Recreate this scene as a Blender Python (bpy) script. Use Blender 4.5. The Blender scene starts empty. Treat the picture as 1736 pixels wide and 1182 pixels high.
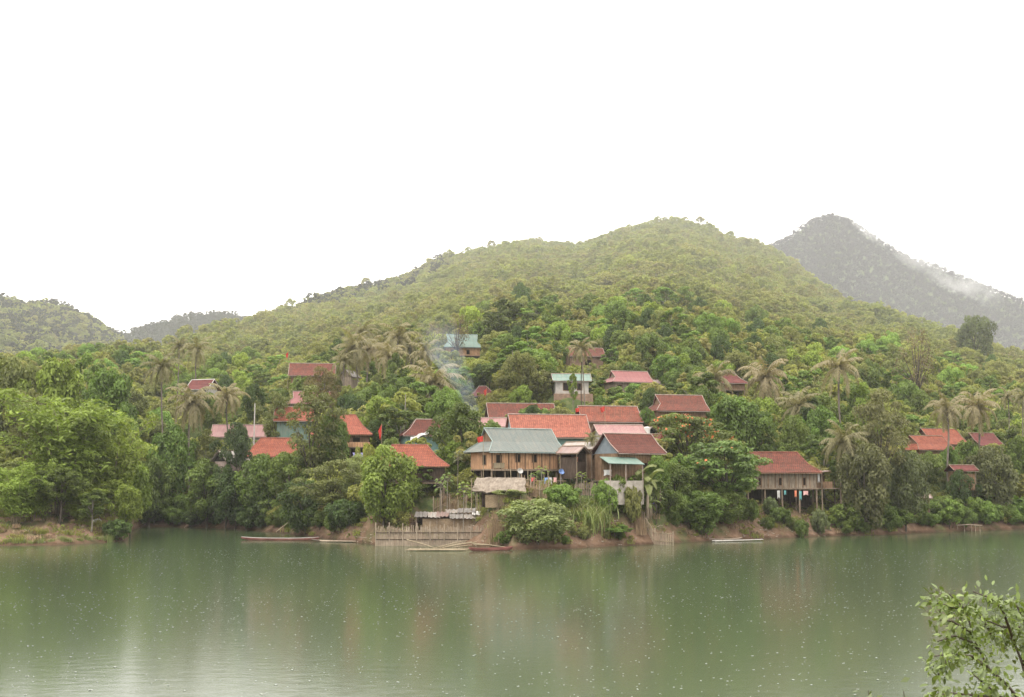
import bpy, bmesh, math, random
import numpy as np
from mathutils import Vector, Matrix
R = math.radians
rng = np.random.default_rng(7)
random.seed(7)
S = bpy.context.scene
COL = S.collection

# ------------------------------------------------------------------ camera, sky, sun, exposure
F, CX, CY, HOR, CAMZ = 2096.0, 868.0, 591.0, 813.0, 8.0
TH = math.atan((HOR - CY) / F)
ct, st = math.cos(TH), math.sin(TH)
cam = bpy.data.cameras.new('camera')
cam.sensor_width = 36.0
cam.lens = 36.0 * F / 1736.0
cam.clip_start, cam.clip_end = 0.1, 9000
camo = bpy.data.objects.new('camera', cam)
COL.objects.link(camo)
camo.location = (0, 0, CAMZ)
camo.rotation_euler = (math.pi / 2 + TH, 0, 0)
S.camera = camo
S.view_settings.view_transform = 'Standard'
S.view_settings.look = 'None'
S.view_settings.gamma = 1
S.view_settings.use_curve_mapping = False
S.view_settings.exposure = 0.35
SUN_EL, SUN_AZ = R(62), R(200)
w = bpy.data.worlds.new('World')
S.world = w
w.use_nodes = True
nt = w.node_tree
nt.nodes.clear()
wo = nt.nodes.new('ShaderNodeOutputWorld')
sky = nt.nodes.new('ShaderNodeTexSky')
sky.sky_type = 'NISHITA'
sky.sun_disc = False
sky.sun_elevation = SUN_EL
sky.sun_rotation = SUN_AZ
b1 = nt.nodes.new('ShaderNodeBackground'); b1.inputs['Strength'].default_value = 0.1
nt.links.new(sky.outputs[0], b1.inputs['Color'])
# overcast cloud deck: brighter overhead than at the horizon, as an overcast sky is
tc = nt.nodes.new('ShaderNodeTexCoord')
sp = nt.nodes.new('ShaderNodeSeparateXYZ')
nt.links.new(tc.outputs['Generated'], sp.inputs[0])
mr = nt.nodes.new('ShaderNodeMapRange')
mr.inputs['From Min'].default_value = 0.0; mr.inputs['From Max'].default_value = 1.0
mr.inputs['To Min'].default_value = 1.55; mr.inputs['To Max'].default_value = 3.3
nt.links.new(sp.outputs['Z'], mr.inputs['Value'])
b2 = nt.nodes.new('ShaderNodeBackground'); b2.inputs['Color'].default_value = (1.0, 0.96, 0.91, 1)
nt.links.new(mr.outputs[0], b2.inputs['Strength'])
mx = nt.nodes.new('ShaderNodeMixShader'); mx.inputs[0].default_value = 0.9
nt.links.new(b1.outputs[0], mx.inputs[1]); nt.links.new(b2.outputs[0], mx.inputs[2])
nt.links.new(mx.outputs[0], wo.inputs['Surface'])
sl = bpy.data.lights.new('sun', 'SUN')
sl.energy = 1.5; sl.angle = R(14); sl.color = (1, 0.95, 0.87)
so = bpy.data.objects.new('sun', sl); COL.objects.link(so)
so.rotation_euler = (math.pi / 2 - SUN_EL, 0, R(-32))
so.location = (0, 0, 300)
cy = S.cycles
cy.max_bounces = 6; cy.diffuse_bounces = 3; cy.glossy_bounces = 3; cy.transmission_bounces = 3
cy.volume_bounces = 2; cy.transparent_max_bounces = 6
cy.use_denoising = True
cy.sample_clamp_indirect = 6

# ------------------------------------------------------------------ picture <-> place
def P(px, py, Y):
    a, b = (px - CX) / F, (CY - py) / F
    t = Y / (ct - b * st)
    return Vector((a * t, Y, CAMZ + (st + b * ct) * t))
def PX(X, Y, Z):
    d = Y * ct + (Z - CAMZ) * st
    return CX + F * X / d, CY - F * (-Y * st + (Z - CAMZ) * ct) / d

# ------------------------------------------------------------------ terrain as a height function
def I(x, pts):
    return np.interp(x, [p[0] for p in pts], [p[1] for p in pts])
SHORE = [(-900, 150), (0, 152), (100, 153), (175, 159), (214, 163), (226, 200), (240, 209), (300, 210), (400, 200), (480, 187), (560, 167), (600, 160),
         (640, 153), (740, 153), (815, 152.5), (870, 143), (960, 145), (1060, 152), (1140, 160), (1200, 163), (1290, 169), (1400, 177), (1500, 182),
         (1560, 188), (1650, 195), (1736, 201), (2000, 225), (2600, 300)]
BANKH = [(0, 1.9), (225, 1.9), (300, 1.2), (480, 2.0), (640, 3.4), (760, 4.3), (1140, 4.3), (1250, 3.2), (1400, 3.2), (1736, 2.5)]
SIL = [(-900, 640), (-300, 630), (0, 606), (100, 604), (200, 588), (300, 566), (430, 536), (470, 522), (510, 512), (560, 494), (620, 482), (700, 463), (740, 437),
       (800, 422), (885, 407), (985, 410), (1050, 385), (1115, 372), (1150, 372), (1200, 380), (1240, 396), (1300, 414), (1350, 445), (1400, 484),
       (1450, 507), (1530, 527), (1580, 547), (1640, 560), (1690, 586), (1736, 602), (2000, 650), (2600, 720)]
RIDGEY = [(-900, 420), (0, 420), (200, 460), (300, 520), (430, 640), (560, 760), (740, 850), (1250, 860), (1350, 760), (1450, 620), (1736, 520), (2600, 450)]
SILL1 = [(-900, 556), (-300, 496), (0, 499), (40, 507), (100, 516), (150, 534), (190, 558), (230, 585), (330, 650), (600, 800)]
SILL2 = [(-100, 640), (100, 600), (205, 563), (260, 545), (320, 532), (380, 529), (430, 538), (600, 590), (900, 760)]
SILR = [(1000, 640), (1200, 470), (1295, 416), (1340, 397), (1380, 366), (1410, 358), (1440, 368), (1470, 390), (1500, 407), (1540, 431), (1600, 452), (1650, 471), (1700, 493),
        (1736, 505), (2000, 600), (2600, 760)]
def zsil(px, sil, Y, tree):
    py = I(px, sil)
    b = (CY - py) / F
    return CAMZ + (st + b * ct) / (ct - b * st) * Y - tree
def height_raw(X, Y):
    X = np.asarray(X, float); Y = np.asarray(Y, float)
    Yc = np.maximum(Y, 20)
    z = np.zeros_like(X + Y) + 8.0
    for _ in range(3):
        az = CX + F * X / (Yc * ct + (z - CAMZ) * st)
        ys, yr, bh = I(az, SHORE), I(az, RIDGEY), I(az, BANKH)
        zr = zsil(az, SIL, yr, 6.5)
        t = Y - ys
        s = np.clip(t / (yr - ys), 0, 1)
        p = 1.12
        m = np.where(t < 0, np.maximum(-2.5, t * 0.4), bh * (1 - np.exp(-np.maximum(t, 0) / 7.0)) + (zr - bh) * s ** p)
        m = np.where(Y > yr, zr - (Y - yr) * 0.35, m)
        z1 = np.where(Y > 400, zsil(az, SILL1, 850., 6.0) - np.abs(Y - 850) * np.where(Y < 850, 0.30, 0.4), -9)
        z2 = np.where(Y > 400, zsil(az, SILL2, 1200., 6.0) - np.abs(Y - 1200) * np.where(Y < 1200, 0.28, 0.4), -9)
        z3 = np.where(Y > 700, zsil(az, SILR, 1800., 6.5) - np.abs(Y - 1800) * np.where(Y < 1800, 0.42, 0.5), -9)
        z = np.maximum(np.maximum(m, z1), np.maximum(z2, z3))
    bump = (np.sin(X * .061 + 1.3) * np.sin(Y * .053) + .6 * np.sin(X * .13 + Y * .11) + .4 * np.sin(X * .31 - Y * .27)) * np.clip(z / 40, 0, 1) * 1.6
    bump2 = (np.sin(X * .021 + Y * .006) * np.sin(Y * .012 + X * .004 + 2)) * np.clip((z - 50) / 120, 0, 1) * 12 * np.clip(np.abs(1 - s), 0, 1)
    er = np.exp(-((Y - ys - 6) / 14.0) ** 2) * np.clip(z, 0, 1)
    rough = er * (.28 * np.sin(X * 2.1 + 3 * np.sin(Y * .7)) * np.sin(Y * 1.9 + 2 * np.sin(X * .6)) + .20 * np.sin(X * 4.3 + Y * 1.1) * np.sin(Y * 3.7 - X * .8) + .35 * np.abs(np.sin(X * .55 + np.sin(Y * .9))))
    small = rough + (np.sin(X * .9 + Y * .5) + np.sin(Y * 1.3 - X * .4)) * 0.08 * np.clip(z, 0, 1)
    return z + bump + bump2 * (Y < 900) + small
TERR = []; TDELTA = {}    # house terraces: X, Y, z, radius
def height(X, Y):
    z = height_raw(X, Y)
    num = np.zeros_like(z); den = np.zeros_like(z)
    for q in TERR:
        tx, ty, tz, tr = q
        if q not in TDELTA: TDELTA[q] = tz - float(height_raw(tx, ty))
        if X.size == 1 and abs(float(X.flat[0]) - tx) + abs(float(Y.flat[0]) - ty) > 3.2 * tr: continue
        w_ = np.exp(-(((X - tx) ** 2 + (Y - ty) ** 2) / tr ** 2) ** 2)
        num += w_ * TDELTA[q]; den += w_
    return z + num / np.maximum(1, den)
def gz(X, Y):
    return float(height(np.array([X]), np.array([Y]))[0])
def Xat(px, Y, z):
    return (px - CX) / F * (Y * ct + (z - CAMZ) * st)

# ------------------------------------------------------------------ materials
MATS = {}
def mat(name):
    m = bpy.data.materials.new(name); m.use_nodes = True
    n = m.node_tree; n.nodes.clear()
    o = n.nodes.new('ShaderNodeOutputMaterial')
    MATS[name] = m
    return m, n, o
def nd(n, t, **kw):
    x = n.nodes.new(t)
    for k, v in kw.items():
        if k.startswith('i_'):
            key = k[2:].replace('_', ' ')
            x.inputs[int(key) if key.isdigit() else key].default_value = v
        else:
            setattr(x, k, v)
    return x
def ramp(n, fac, stops):
    r = n.nodes.new('ShaderNodeValToRGB')
    e = r.color_ramp.elements
    while len(e) < len(stops): e.new(0.5)
    for el, (p, c) in zip(e, stops):
        el.position = p; el.color = (c[0], c[1], c[2], 1)
    n.links.new(fac, r.inputs[0])
    return r.outputs[0]
def mixc(n, fac, a, b, mode='MIX'):
    m = n.nodes.new('ShaderNodeMix'); m.data_type = 'RGBA'; m.blend_type = mode
    for sock, v in ((m.inputs[0], fac), (m.inputs[6], a), (m.inputs[7], b)):
        if hasattr(v, 'links') or hasattr(v, 'is_linked'): n.links.new(v, sock)
        elif isinstance(v, (int, float)): sock.default_value = v
        else: sock.default_value = (v[0], v[1], v[2], 1)
    return m.outputs[2]
def math_(n, op, a, b=None, clamp=False):
    m = n.nodes.new('ShaderNodeMath'); m.operation = op; m.use_clamp = clamp
    for i, v in enumerate((a, b)):
        if v is None: continue
        if hasattr(v, 'is_linked'): n.links.new(v, m.inputs[i])
        else: m.inputs[i].default_value = v
    return m.outputs[0]
def vec(n, src, sc, loc=(0, 0, 0)):
    mp = n.nodes.new('ShaderNodeMapping')
    mp.inputs['Scale'].default_value = sc; mp.inputs['Location'].default_value = loc
    n.links.new(src, mp.inputs[0])
    return mp.outputs[0]
def noise(n, v, scale, detail=4, rough=0.55):
    x = nd(n, 'ShaderNodeTexNoise', i_Scale=scale, i_Detail=detail, i_Roughness=rough)
    if v is not None: n.links.new(v, x.inputs['Vector'])
    return x.outputs['Fac']
def bump(n, h, strength, dist=0.05):
    b = nd(n, 'ShaderNodeBump', i_Strength=strength, i_Distance=dist)
    n.links.new(h, b.inputs['Height'])
    return b.outputs[0]
def principled(n, o, col, rough=0.8, spec=0.3, normal=None, metal=0.0):
    p = nd(n, 'ShaderNodeBsdfPrincipled', i_Roughness=rough, i_Metallic=metal)
    p.inputs['Specular IOR Level'].default_value = spec
    if hasattr(col, 'is_linked'): n.links.new(col, p.inputs['Base Color'])
    else: p.inputs['Base Color'].default_value = (col[0], col[1], col[2], 1)
    if normal is not None: n.links.new(normal, p.inputs['Normal'])
    n.links.new(p.outputs[0], o.inputs['Surface'])
    return p
def objco(n):
    return nd(n, 'ShaderNodeTexCoord').outputs['Object']
def rnd2(n, x):
    return math_(n, 'FRACT', math_(n, 'MULTIPLY', x, 37.7))
def foliage_mat(name, forest=False, trans=0.34, gloss=0.22, mul=(1, 1, 1)):
    m, n, o = mat(name)
    if forest:
        geo = nd(n, 'ShaderNodeNewGeometry').outputs['Position']
        big = noise(n, geo, 0.010, 3)
        med = noise(n, geo, 0.10, 4, .6)
        rnd = nd(n, 'ShaderNodeObjectInfo').outputs['Random']
        mixf = math_(n, 'ADD', math_(n, 'MULTIPLY', big, 0.85), math_(n, 'MULTIPLY', rnd, 0.45))
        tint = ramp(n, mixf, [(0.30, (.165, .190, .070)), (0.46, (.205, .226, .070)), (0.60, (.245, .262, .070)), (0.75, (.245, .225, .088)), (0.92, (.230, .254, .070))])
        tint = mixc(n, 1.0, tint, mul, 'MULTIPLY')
        leafv = nd(n, 'ShaderNodeAttribute', attribute_name='leaf').outputs['Fac']
        val = math_(n, 'ADD', math_(n, 'ADD', math_(n, 'MULTIPLY', med, 0.5), math_(n, 'MULTIPLY', leafv, 0.5)), math_(n, 'ADD', .44, math_(n, 'MULTIPLY', rnd2(n, rnd), .22)))
    else:
        tint = nd(n, 'ShaderNodeAttribute', attribute_type='OBJECT', attribute_name='tint').outputs['Color']
        co = objco(n)
        rnd = nd(n, 'ShaderNodeObjectInfo').outputs['Random']
        med = noise(n, co, 1.3, 4, .7)
        leafv = nd(n, 'ShaderNodeAttribute', attribute_name='leaf').outputs['Fac']
        val = math_(n, 'ADD', math_(n, 'ADD', math_(n, 'MULTIPLY', med, 0.6), math_(n, 'MULTIPLY', leafv, 0.75)), math_(n, 'ADD', 0.25, math_(n, 'MULTIPLY', rnd, 0.18)))
        fine = noise(n, co, 3.5, 2)
        tint = mixc(n, math_(n, 'MULTIPLY', math_(n, 'SUBTRACT', fine, 0.5, True), 1.5, True), tint, (.16, .17, .04))
    g = nd(n, 'ShaderNodeCombineXYZ')
    for i in range(3): n.links.new(val, g.inputs[i])
    col = mixc(n, 1.0, tint, g.outputs[0], 'MULTIPLY')
    p = nd(n, 'ShaderNodeBsdfPrincipled', i_Roughness=0.5)
    p.inputs['Specular IOR Level'].default_value = gloss
    n.links.new(col, p.inputs['Base Color'])
    t = nd(n, 'ShaderNodeBsdfTranslucent')
    n.links.new(mixc(n, 1.0, col, (1.25, 1.3, .7), 'MULTIPLY'), t.inputs['Color'])
    mm = nd(n, 'ShaderNodeMixShader', i_0=trans)
    n.links.new(p.outputs[0], mm.inputs[1]); n.links.new(t.outputs[0], mm.inputs[2])
    n.links.new(mm.outputs[0], o.inputs['Surface'])
    return m
foliage_mat('foliage'); foliage_mat('forest_foliage', True, .45, .15)
foliage_mat('shaded_mountain_foliage', True, .2, .1, (.12, .10, .34)); foliage_mat('low_hill_foliage', True, .3, .15, (.20, .22, .28))  # mountain leaves darkened: the cloud shade over them is put into their colour

def bark_mat(name, c1, c2):
    m, n, o = mat(name)
    co = objco(n)
    c = ramp(n, noise(n, vec(n, co, (3, 3, .8)), 2.5, 5), [(.3, c1), (.7, c2)])
    principled(n, o, c, .9, .1, bump(n, noise(n, vec(n, co, (6, 6, 1.5)), 3, 4), .5, .05))
bark_mat('bark', (.045, .036, .028), (.13, .11, .085))
bark_mat('pale_bark', (.16, .14, .11), (.32, .29, .24))
bark_mat('palm_bark', (.10, .085, .07), (.22, .19, .155))

def streak_mat(name, c1, c2, c3, sc=(5, 5, .5), rough=.85, board=None):
    # wood boards / bamboo: streaks that run up the piece, thin dark gaps between the boards
    m, n, o = mat(name)
    co = objco(n)
    s = noise(n, vec(n, co, sc), 2.0, 5, .6)
    c = ramp(n, s, [(.28, c1), (.5, c2), (.74, c3)])
    big = noise(n, co, .9, 3)
    c = mixc(n, 1.0, c, ramp(n, big, [(.25, (.62, .6, .58)), (.7, (1.1, 1.08, 1.05))]), 'MULTIPLY')
    nrm = bump(n, s, .4, .03)
    if board:
        sx = nd(n, 'ShaderNodeSeparateXYZ'); n.links.new(co, sx.inputs[0])
        u = math_(n, 'FRACT', math_(n, 'MULTIPLY', math_(n, 'ADD', sx.outputs[0], math_(n, 'MULTIPLY', sx.outputs[1], 1.0)), 1.0 / board))
        gap = math_(n, 'LESS_THAN', u, .13)
        c = mixc(n, math_(n, 'MULTIPLY', gap, .62), c, (.035, .024, .018))
    principled(n, o, c, rough, .2, nrm)
streak_mat('warm_boards', (0.327, 0.179, 0.101), (0.506, 0.303, 0.176), (0.683, 0.447, 0.285), board=.42)
streak_mat('grey_boards', (0.156, 0.121, 0.090), (0.257, 0.211, 0.164), (0.351, 0.296, 0.242), board=.55)
streak_mat('brown_boards', (0.125, 0.075, 0.048), (0.225, 0.144, 0.090), (0.325, 0.225, 0.144), board=.4)
streak_mat('post_wood', (0.135, 0.098, 0.071), (0.225, 0.176, 0.131), (0.315, 0.255, 0.195))
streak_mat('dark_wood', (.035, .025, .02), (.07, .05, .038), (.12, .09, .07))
streak_mat('bamboo_pole', (0.186, 0.146, 0.093), (0.285, 0.236, 0.158), (0.372, 0.322, 0.236))
streak_mat('old_bamboo', (0.208, 0.163, 0.120), (0.351, 0.288, 0.222), (0.494, 0.413, 0.324), sc=(9, 9, .6))
streak_mat('woven_bamboo', (0.204, 0.146, 0.092), (0.286, 0.218, 0.143), (0.340, 0.279, 0.197), sc=(3, 3, 6))
streak_mat('thatch', (0.139, 0.112, 0.087), (0.214, 0.179, 0.144), (0.279, 0.242, 0.201), sc=(2.2, .8, .8))
streak_mat('dry_stalk', (.22, .15, .09), (.34, .245, .155), (.46, .35, .235))
streak_mat('red_hull', (.13, .055, .048), (.22, .085, .075), (.27, .15, .13), sc=(.6, 4, 4))
streak_mat('brown_hull', (.10, .075, .06), (.17, .13, .105), (.27, .21, .17), sc=(.6, 4, 4))

def tile_mat(name, c1, c2, c3, moss=.35):
    m, n, o = mat(name)
    co = objco(n)
    sx = nd(n, 'ShaderNodeSeparateXYZ'); n.links.new(co, sx.inputs[0])
    cb = nd(n, 'ShaderNodeCombineXYZ')
    n.links.new(math_(n, 'ADD', sx.outputs[0], math_(n, 'MULTIPLY', sx.outputs[1], .35)), cb.inputs[0])
    n.links.new(math_(n, 'MULTIPLY', sx.outputs[2], 1.25), cb.inputs[1])
    br = nd(n, 'ShaderNodeTexBrick', i_Scale=1.0)
    br.inputs['Brick Width'].default_value = .30; br.inputs['Row Height'].default_value = .27
    br.inputs['Mortar Size'].default_value = .03; br.inputs['Bias'].default_value = 0.0
    br.inputs['Color1'].default_value = (*c1, 1); br.inputs['Color2'].default_value = (*c2, 1); br.inputs['Mortar'].default_value = (*[x * .45 for x in c3], 1)
    n.links.new(cb.outputs[0], br.inputs['Vector'])
    big = noise(n, vec(n, co, (1, 1, .5)), .8, 6, .68)
    c = mixc(n, math_(n, 'MULTIPLY', ramp(n, big, [(.40, (0, 0, 0)), (.68, (1, 1, 1))]), moss), br.outputs['Color'], c3)
    c = mixc(n, 1.0, c, ramp(n, noise(n, vec(n, co, (1, 1, .6)), 2.4, 5, .75), [(.3, (.55, .55, .56)), (.5, (.97, .97, .97)), (.7, (1.35, 1.35, 1.32))]), 'MULTIPLY')
    principled(n, o, c, .8, .25, bump(n, br.outputs['Fac'], -.6, .05))
tile_mat('orange_tiles', (0.288, 0.084, 0.043), (0.250, 0.066, 0.036), (0.150, 0.049, 0.035), .5)
tile_mat('bright_tiles', (0.301, 0.092, 0.057), (0.277, 0.078, 0.049), (0.217, 0.067, 0.046), .3)
tile_mat('coral_tiles', (0.319, 0.111, 0.071), (0.294, 0.093, 0.061), (0.231, 0.081, 0.057), .3)
tile_mat('weathered_tiles', (0.195, 0.053, 0.032), (0.146, 0.039, 0.026), (0.071, 0.035, 0.024), .75)
tile_mat('salmon_tiles', (0.277, 0.072, 0.040), (0.207, 0.053, 0.033), (0.101, 0.047, 0.030), .75)
tile_mat('brown_tiles', (0.128, 0.035, 0.022), (0.109, 0.029, 0.019), (0.074, 0.027, 0.019), .5)
tile_mat('dark_red_tiles', (0.162, 0.040, 0.034), (0.134, 0.031, 0.028), (0.076, 0.028, 0.024), .5)

def sheet_mat(name, c1, c2, seam=1.0, stain=(.30, .22, .16), amt=.25):
    m, n, o = mat(name)
    co = objco(n)
    sx = nd(n, 'ShaderNodeSeparateXYZ'); n.links.new(co, sx.inputs[0])
    u = math_(n, 'FRACT', math_(n, 'MULTIPLY', sx.outputs[0], 1.0 / seam))
    line = math_(n, 'LESS_THAN', u, .09)
    big = noise(n, vec(n, co, (1.2, .35, .35)), 1.0, 5, .6)
    c = ramp(n, big, [(.3, c1), (.7, c2)])
    c = mixc(n, math_(n, 'MULTIPLY', ramp(n, noise(n, vec(n, co, (2, .6, .6)), 1.7, 6, .7), [(.48, (0, 0, 0)), (.70, (1, 1, 1))]), min(1, amt * 1.5)), c, stain)
    c = mixc(n, math_(n, 'MULTIPLY', line, .3), c, [x * .45 for x in c1])
    wv = math_(n, 'SINE', math_(n, 'MULTIPLY', sx.outputs[0], 2 * math.pi / .2))
    principled(n, o, c, .5, .4, bump(n, wv, .5, .02))
sheet_mat('teal_sheet', (0.089, 0.107, 0.096), (0.113, 0.129, 0.115), amt=.2)
sheet_mat('green_sheet', (0.092, 0.159, 0.130), (0.128, 0.198, 0.164))
sheet_mat('pink_sheet', (0.214, 0.092, 0.089), (0.256, 0.128, 0.119), amt=.3)
sheet_mat('red_sheet', (0.164, 0.040, 0.038), (0.199, 0.056, 0.053), amt=.15)
sheet_mat('tin_sheet', (0.242, 0.216, 0.190), (0.326, 0.300, 0.274), stain=(.30, .18, .12), amt=.6, seam=.8)
sheet_mat('rust_sheet', (0.170, 0.116, 0.102), (0.258, 0.190, 0.170), stain=(.2, .1, .07), amt=.6, seam=.8)
sheet_mat('asbestos_sheet', (0.149, 0.134, 0.121), (0.232, 0.214, 0.195), stain=(.13, .10, .09), amt=.75, seam=.9)

def plain(name, c, rough=.7, spec=.3, var=.25, metal=0):
    m, n, o = mat(name)
    co = objco(n)
    k = ramp(n, noise(n, co, 2.0, 4), [(.3, [x * (1 - var) for x in c]), (.7, [min(1, x * (1 + var)) for x in c])])
    principled(n, o, k, rough, spec, None, metal)
plain('dark_inside', (.022, .018, .015), .9, .05)
plain('pale_trim', (.30, .235, .20)); plain('red_trim', (.24, .09, .065)); plain('teal_trim', (.25, .31, .29))
plain('plaster', (.36, .34, .31), var=.18); plain('teal_wall', (.125, .215, .20), var=.12); plain('grey_blue_wall', (.17, .20, .22), var=.12)
plain('earth_wall', (.22, .145, .10)); plain('pink_plaster', (.30, .225, .20))
plain('flag_cloth', (.42, .04, .03), .6, .2, .1); plain('white_paint', (.55, .53, .50), .5, .4, .08)
plain('dish_white', (.42, .41, .39), .4); plain('dish_blue', (.16, .25, .47), .4)
plain('cloth_blue', (.22, .33, .58)); plain('cloth_white', (.46, .45, .44)); plain('cloth_red', (.55, .10, .10)); plain('cloth_pink', (.6, .35, .33)); plain('cloth_orange', (.62, .22, .12)); plain('cloth_teal', (.15, .38, .38)); plain('cloth_dark', (.05, .05, .08)); plain('cloth_purple', (.30, .28, .55))
plain('stone', (.36, .32, .28)); plain('flower', (.42, .115, .04), .6, .2, .3)
plain('tarp', (.32, .31, .30), .45); plain('steel', (.45, .45, .46), .4, .5)
plain('rubbish', (.30, .25, .20), var=.6)

# ground
m, n, o = mat('soil_and_grass')
pos = nd(n, 'ShaderNodeNewGeometry').outputs['Position']
sx = nd(n, 'ShaderNodeSeparateXYZ'); n.links.new(pos, sx.inputs[0])
soil = ramp(n, noise(n, pos, .55, 8, .7), [(.3, (.095, .058, .036)), (.5, (.165, .104, .068)), (.72, (.27, .18, .125))])
soil = mixc(n, ramp(n, noise(n, pos, 2.4, 6, .7), [(.60, (0, 0, 0)), (.72, (1, 1, 1))]), soil, (.22, .185, .14))
grass = ramp(n, noise(n, pos, .8, 6, .7), [(.3, (.035, .05, .020)), (.55, (.075, .095, .032)), (.75, (.15, .14, .065))])
hh = math_(n, 'ADD', math_(n, 'MULTIPLY', sx.outputs[2], .10), math_(n, 'MULTIPLY', math_(n, 'SUBTRACT', noise(n, pos, .22, 5, .65), .5), 2.6))
fac = ramp(n, hh, [(.12, (0, 0, 0)), (.60, (1, 1, 1))])
wet = ramp(n, math_(n, 'ADD', sx.outputs[2], math_(n, 'MULTIPLY', noise(n, pos, 1.1, 3), .3)), [(.30, (.50, .48, .46)), (.62, (1, 1, 1))])
principled(n, o, mixc(n, 1.0, mixc(n, fac, soil, grass), wet, 'MULTIPLY'), .95, .1, bump(n, noise(n, pos, 2.2, 6, .7), .8, .25))

# water
m, n, o = mat('river_water')
pos = nd(n, 'ShaderNodeNewGeometry').outputs['Position']
h1 = noise(n, vec(n, pos, (1, 1.6, 1)), .9, 3, .5)
h2 = noise(n, vec(n, pos, (1, 1.2, 1), (7, 3, 0)), 4.5, 2, .5)
hsum = math_(n, 'ADD', math_(n, 'MULTIPLY', h1, .018), math_(n, 'MULTIPLY', h2, .007))
murk = ramp(n, noise(n, pos, .03, 3), [(.3, (.040, .058, .026)), (.7, (.048, .067, .031))])
p = principled(n, o, murk, .125, .5, bump(n, hsum, 1.0, 0.35))
p.inputs['IOR'].default_value = 1.33

plain('splash_water', (.36, .38, .33), .25, .6, .1)
# ------------------------------------------------------------------ mesh helpers
def mesh_np(name, v, f, mat_names, mi=None, smooth=False):
    """v: n x 3, f: list of faces or m x 4 / m x 3 array"""
    me = bpy.data.meshes.new(name)
    if isinstance(f, np.ndarray):
        k = f.shape[1]
        me.vertices.add(len(v)); me.vertices.foreach_set('co', np.asarray(v, np.float32).ravel())
        me.loops.add(f.size); me.loops.foreach_set('vertex_index', f.astype(np.int32).ravel())
        me.polygons.add(len(f)); me.polygons.foreach_set('loop_start', np.arange(0, f.size, k, dtype=np.int32))
        if mi is not None: me.polygons.foreach_set('material_index', np.asarray(mi, np.int32))
        if smooth: me.polygons.foreach_set('use_smooth', np.ones(len(f), bool))
        me.update(calc_edges=True)
    else:
        me.from_pydata([tuple(x) for x in v], [], f); me.update()
        if mi is not None: me.polygons.foreach_set('material_index', np.asarray(mi, np.int32))
        if smooth: me.polygons.foreach_set('use_smooth', np.ones(len(me.polygons), bool))
    for mn in ([mat_names] if isinstance(mat_names, str) else mat_names):
        me.materials.append(MATS[mn])
    return me
class MB:
    def __init__(s): s.v = []; s.f = []; s.mi = []
    def add(s, v, f, mi=0):
        b = len(s.v); s.v += [tuple(x) for x in v]; s.f += [tuple(b + i for i in q) for q in f]; s.mi += [mi] * len(f); return s
    def box(s, x0, x1, y0, y1, z0, z1, mi=0):
        v = [(x, y, z) for z in (z0, z1) for y in (y0, y1) for x in (x0, x1)]
        return s.add(v, [(0, 2, 3, 1), (4, 5, 7, 6), (0, 1, 5, 4), (2, 6, 7, 3), (0, 4, 6, 2), (1, 3, 7, 5)], mi)
    def tube(s, pts, rad, n=6, mi=0, cap=True):
        pts = [Vector(p) for p in pts]; m = len(pts)
        if not hasattr(rad, '__len__'): rad = [rad] * m
        v = []
        for i, p in enumerate(pts):
            d = (pts[min(i + 1, m - 1)] - pts[max(i - 1, 0)]).normalized()
            a = d.cross(Vector((0, 0, 1)) if abs(d.z) < .9 else Vector((1, 0, 0))).normalized(); b = d.cross(a)
            v += [p + (a * math.cos(2 * math.pi * k / n) + b * math.sin(2 * math.pi * k / n)) * rad[i] for k in range(n)]
        f = [(i * n + k, i * n + (k + 1) % n, (i + 1) * n + (k + 1) % n, (i + 1) * n + k) for i in range(m - 1) for k in range(n)]
        if cap: f += [tuple(range(n))[::-1], tuple((m - 1) * n + k for k in range(n))]
        return s.add(v, f, mi)
    def mesh(s, name, mats, smooth=False): return mesh_np(name, s.v, s.f, mats, s.mi, smooth)
    def build(s, name, mats, parent=None, loc=None, rz=0, smooth=False):
        return link(name, s.mesh(name, mats, smooth), parent, loc, rz)
def link(name, me, parent=None, loc=None, rz=0):
    o = bpy.data.objects.new(name, me); COL.objects.link(o)
    if parent is not None: o.parent = parent
    if loc is not None: o.location = loc
    if rz: o.rotation_euler.z = rz
    return o
def tag(o, label, cat, group=None):
    o['label'] = label; o['category'] = cat
    if group: o['group'] = group
    return o
def thing(name, label, cat, loc, rz=0, group=None):
    o = bpy.data.objects.new(name, None); COL.objects.link(o); o.empty_display_size = .3
    o.location = loc; o.rotation_euler.z = rz
    return tag(o, label, cat, group)

# ------------------------------------------------------------------ foliage prototypes (meshes shared by every copy)
LEAFV = [None]
def leaf_attr(me, vals=None):
    n_ = len(me.vertices); d = np.full(n_, .5, np.float32); x = LEAFV[0] if vals is None else vals
    if x is not None: d[:min(n_, len(x))] = x[:n_]
    me.attributes.new('leaf', 'FLOAT', 'POINT').data.foreach_set('value', d); LEAFV[0] = None
    return me
def unit(a): return a / np.maximum(1e-9, np.linalg.norm(a, axis=1, keepdims=True))
def leaf_quads(c, nrm, size, r, aspect=.55, droop=None):
    """rhombus leaves round the points c, facing nrm"""
    k = len(c)
    t = unit(np.cross(nrm, r.normal(size=(k, 3))))
    if droop is not None:
        t = unit(t + np.array([0, 0, -1.0]) * droop); 
    b = unit(np.cross(nrm, t))
    L = size[:, None]; W = L * aspect
    bend = nrm * L * .16
    v = np.stack([c - t * L - bend, c + b * W + bend * .4, c + t * L - bend, c - b * W + bend * .4], 1).reshape(-1, 3)
    LEAFV[0] = np.repeat(np.clip(.5 + r.normal(size=k) * .22, 0, 1), 4)
    f = np.arange(4 * k).reshape(k, 4)
    return v, f
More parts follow.
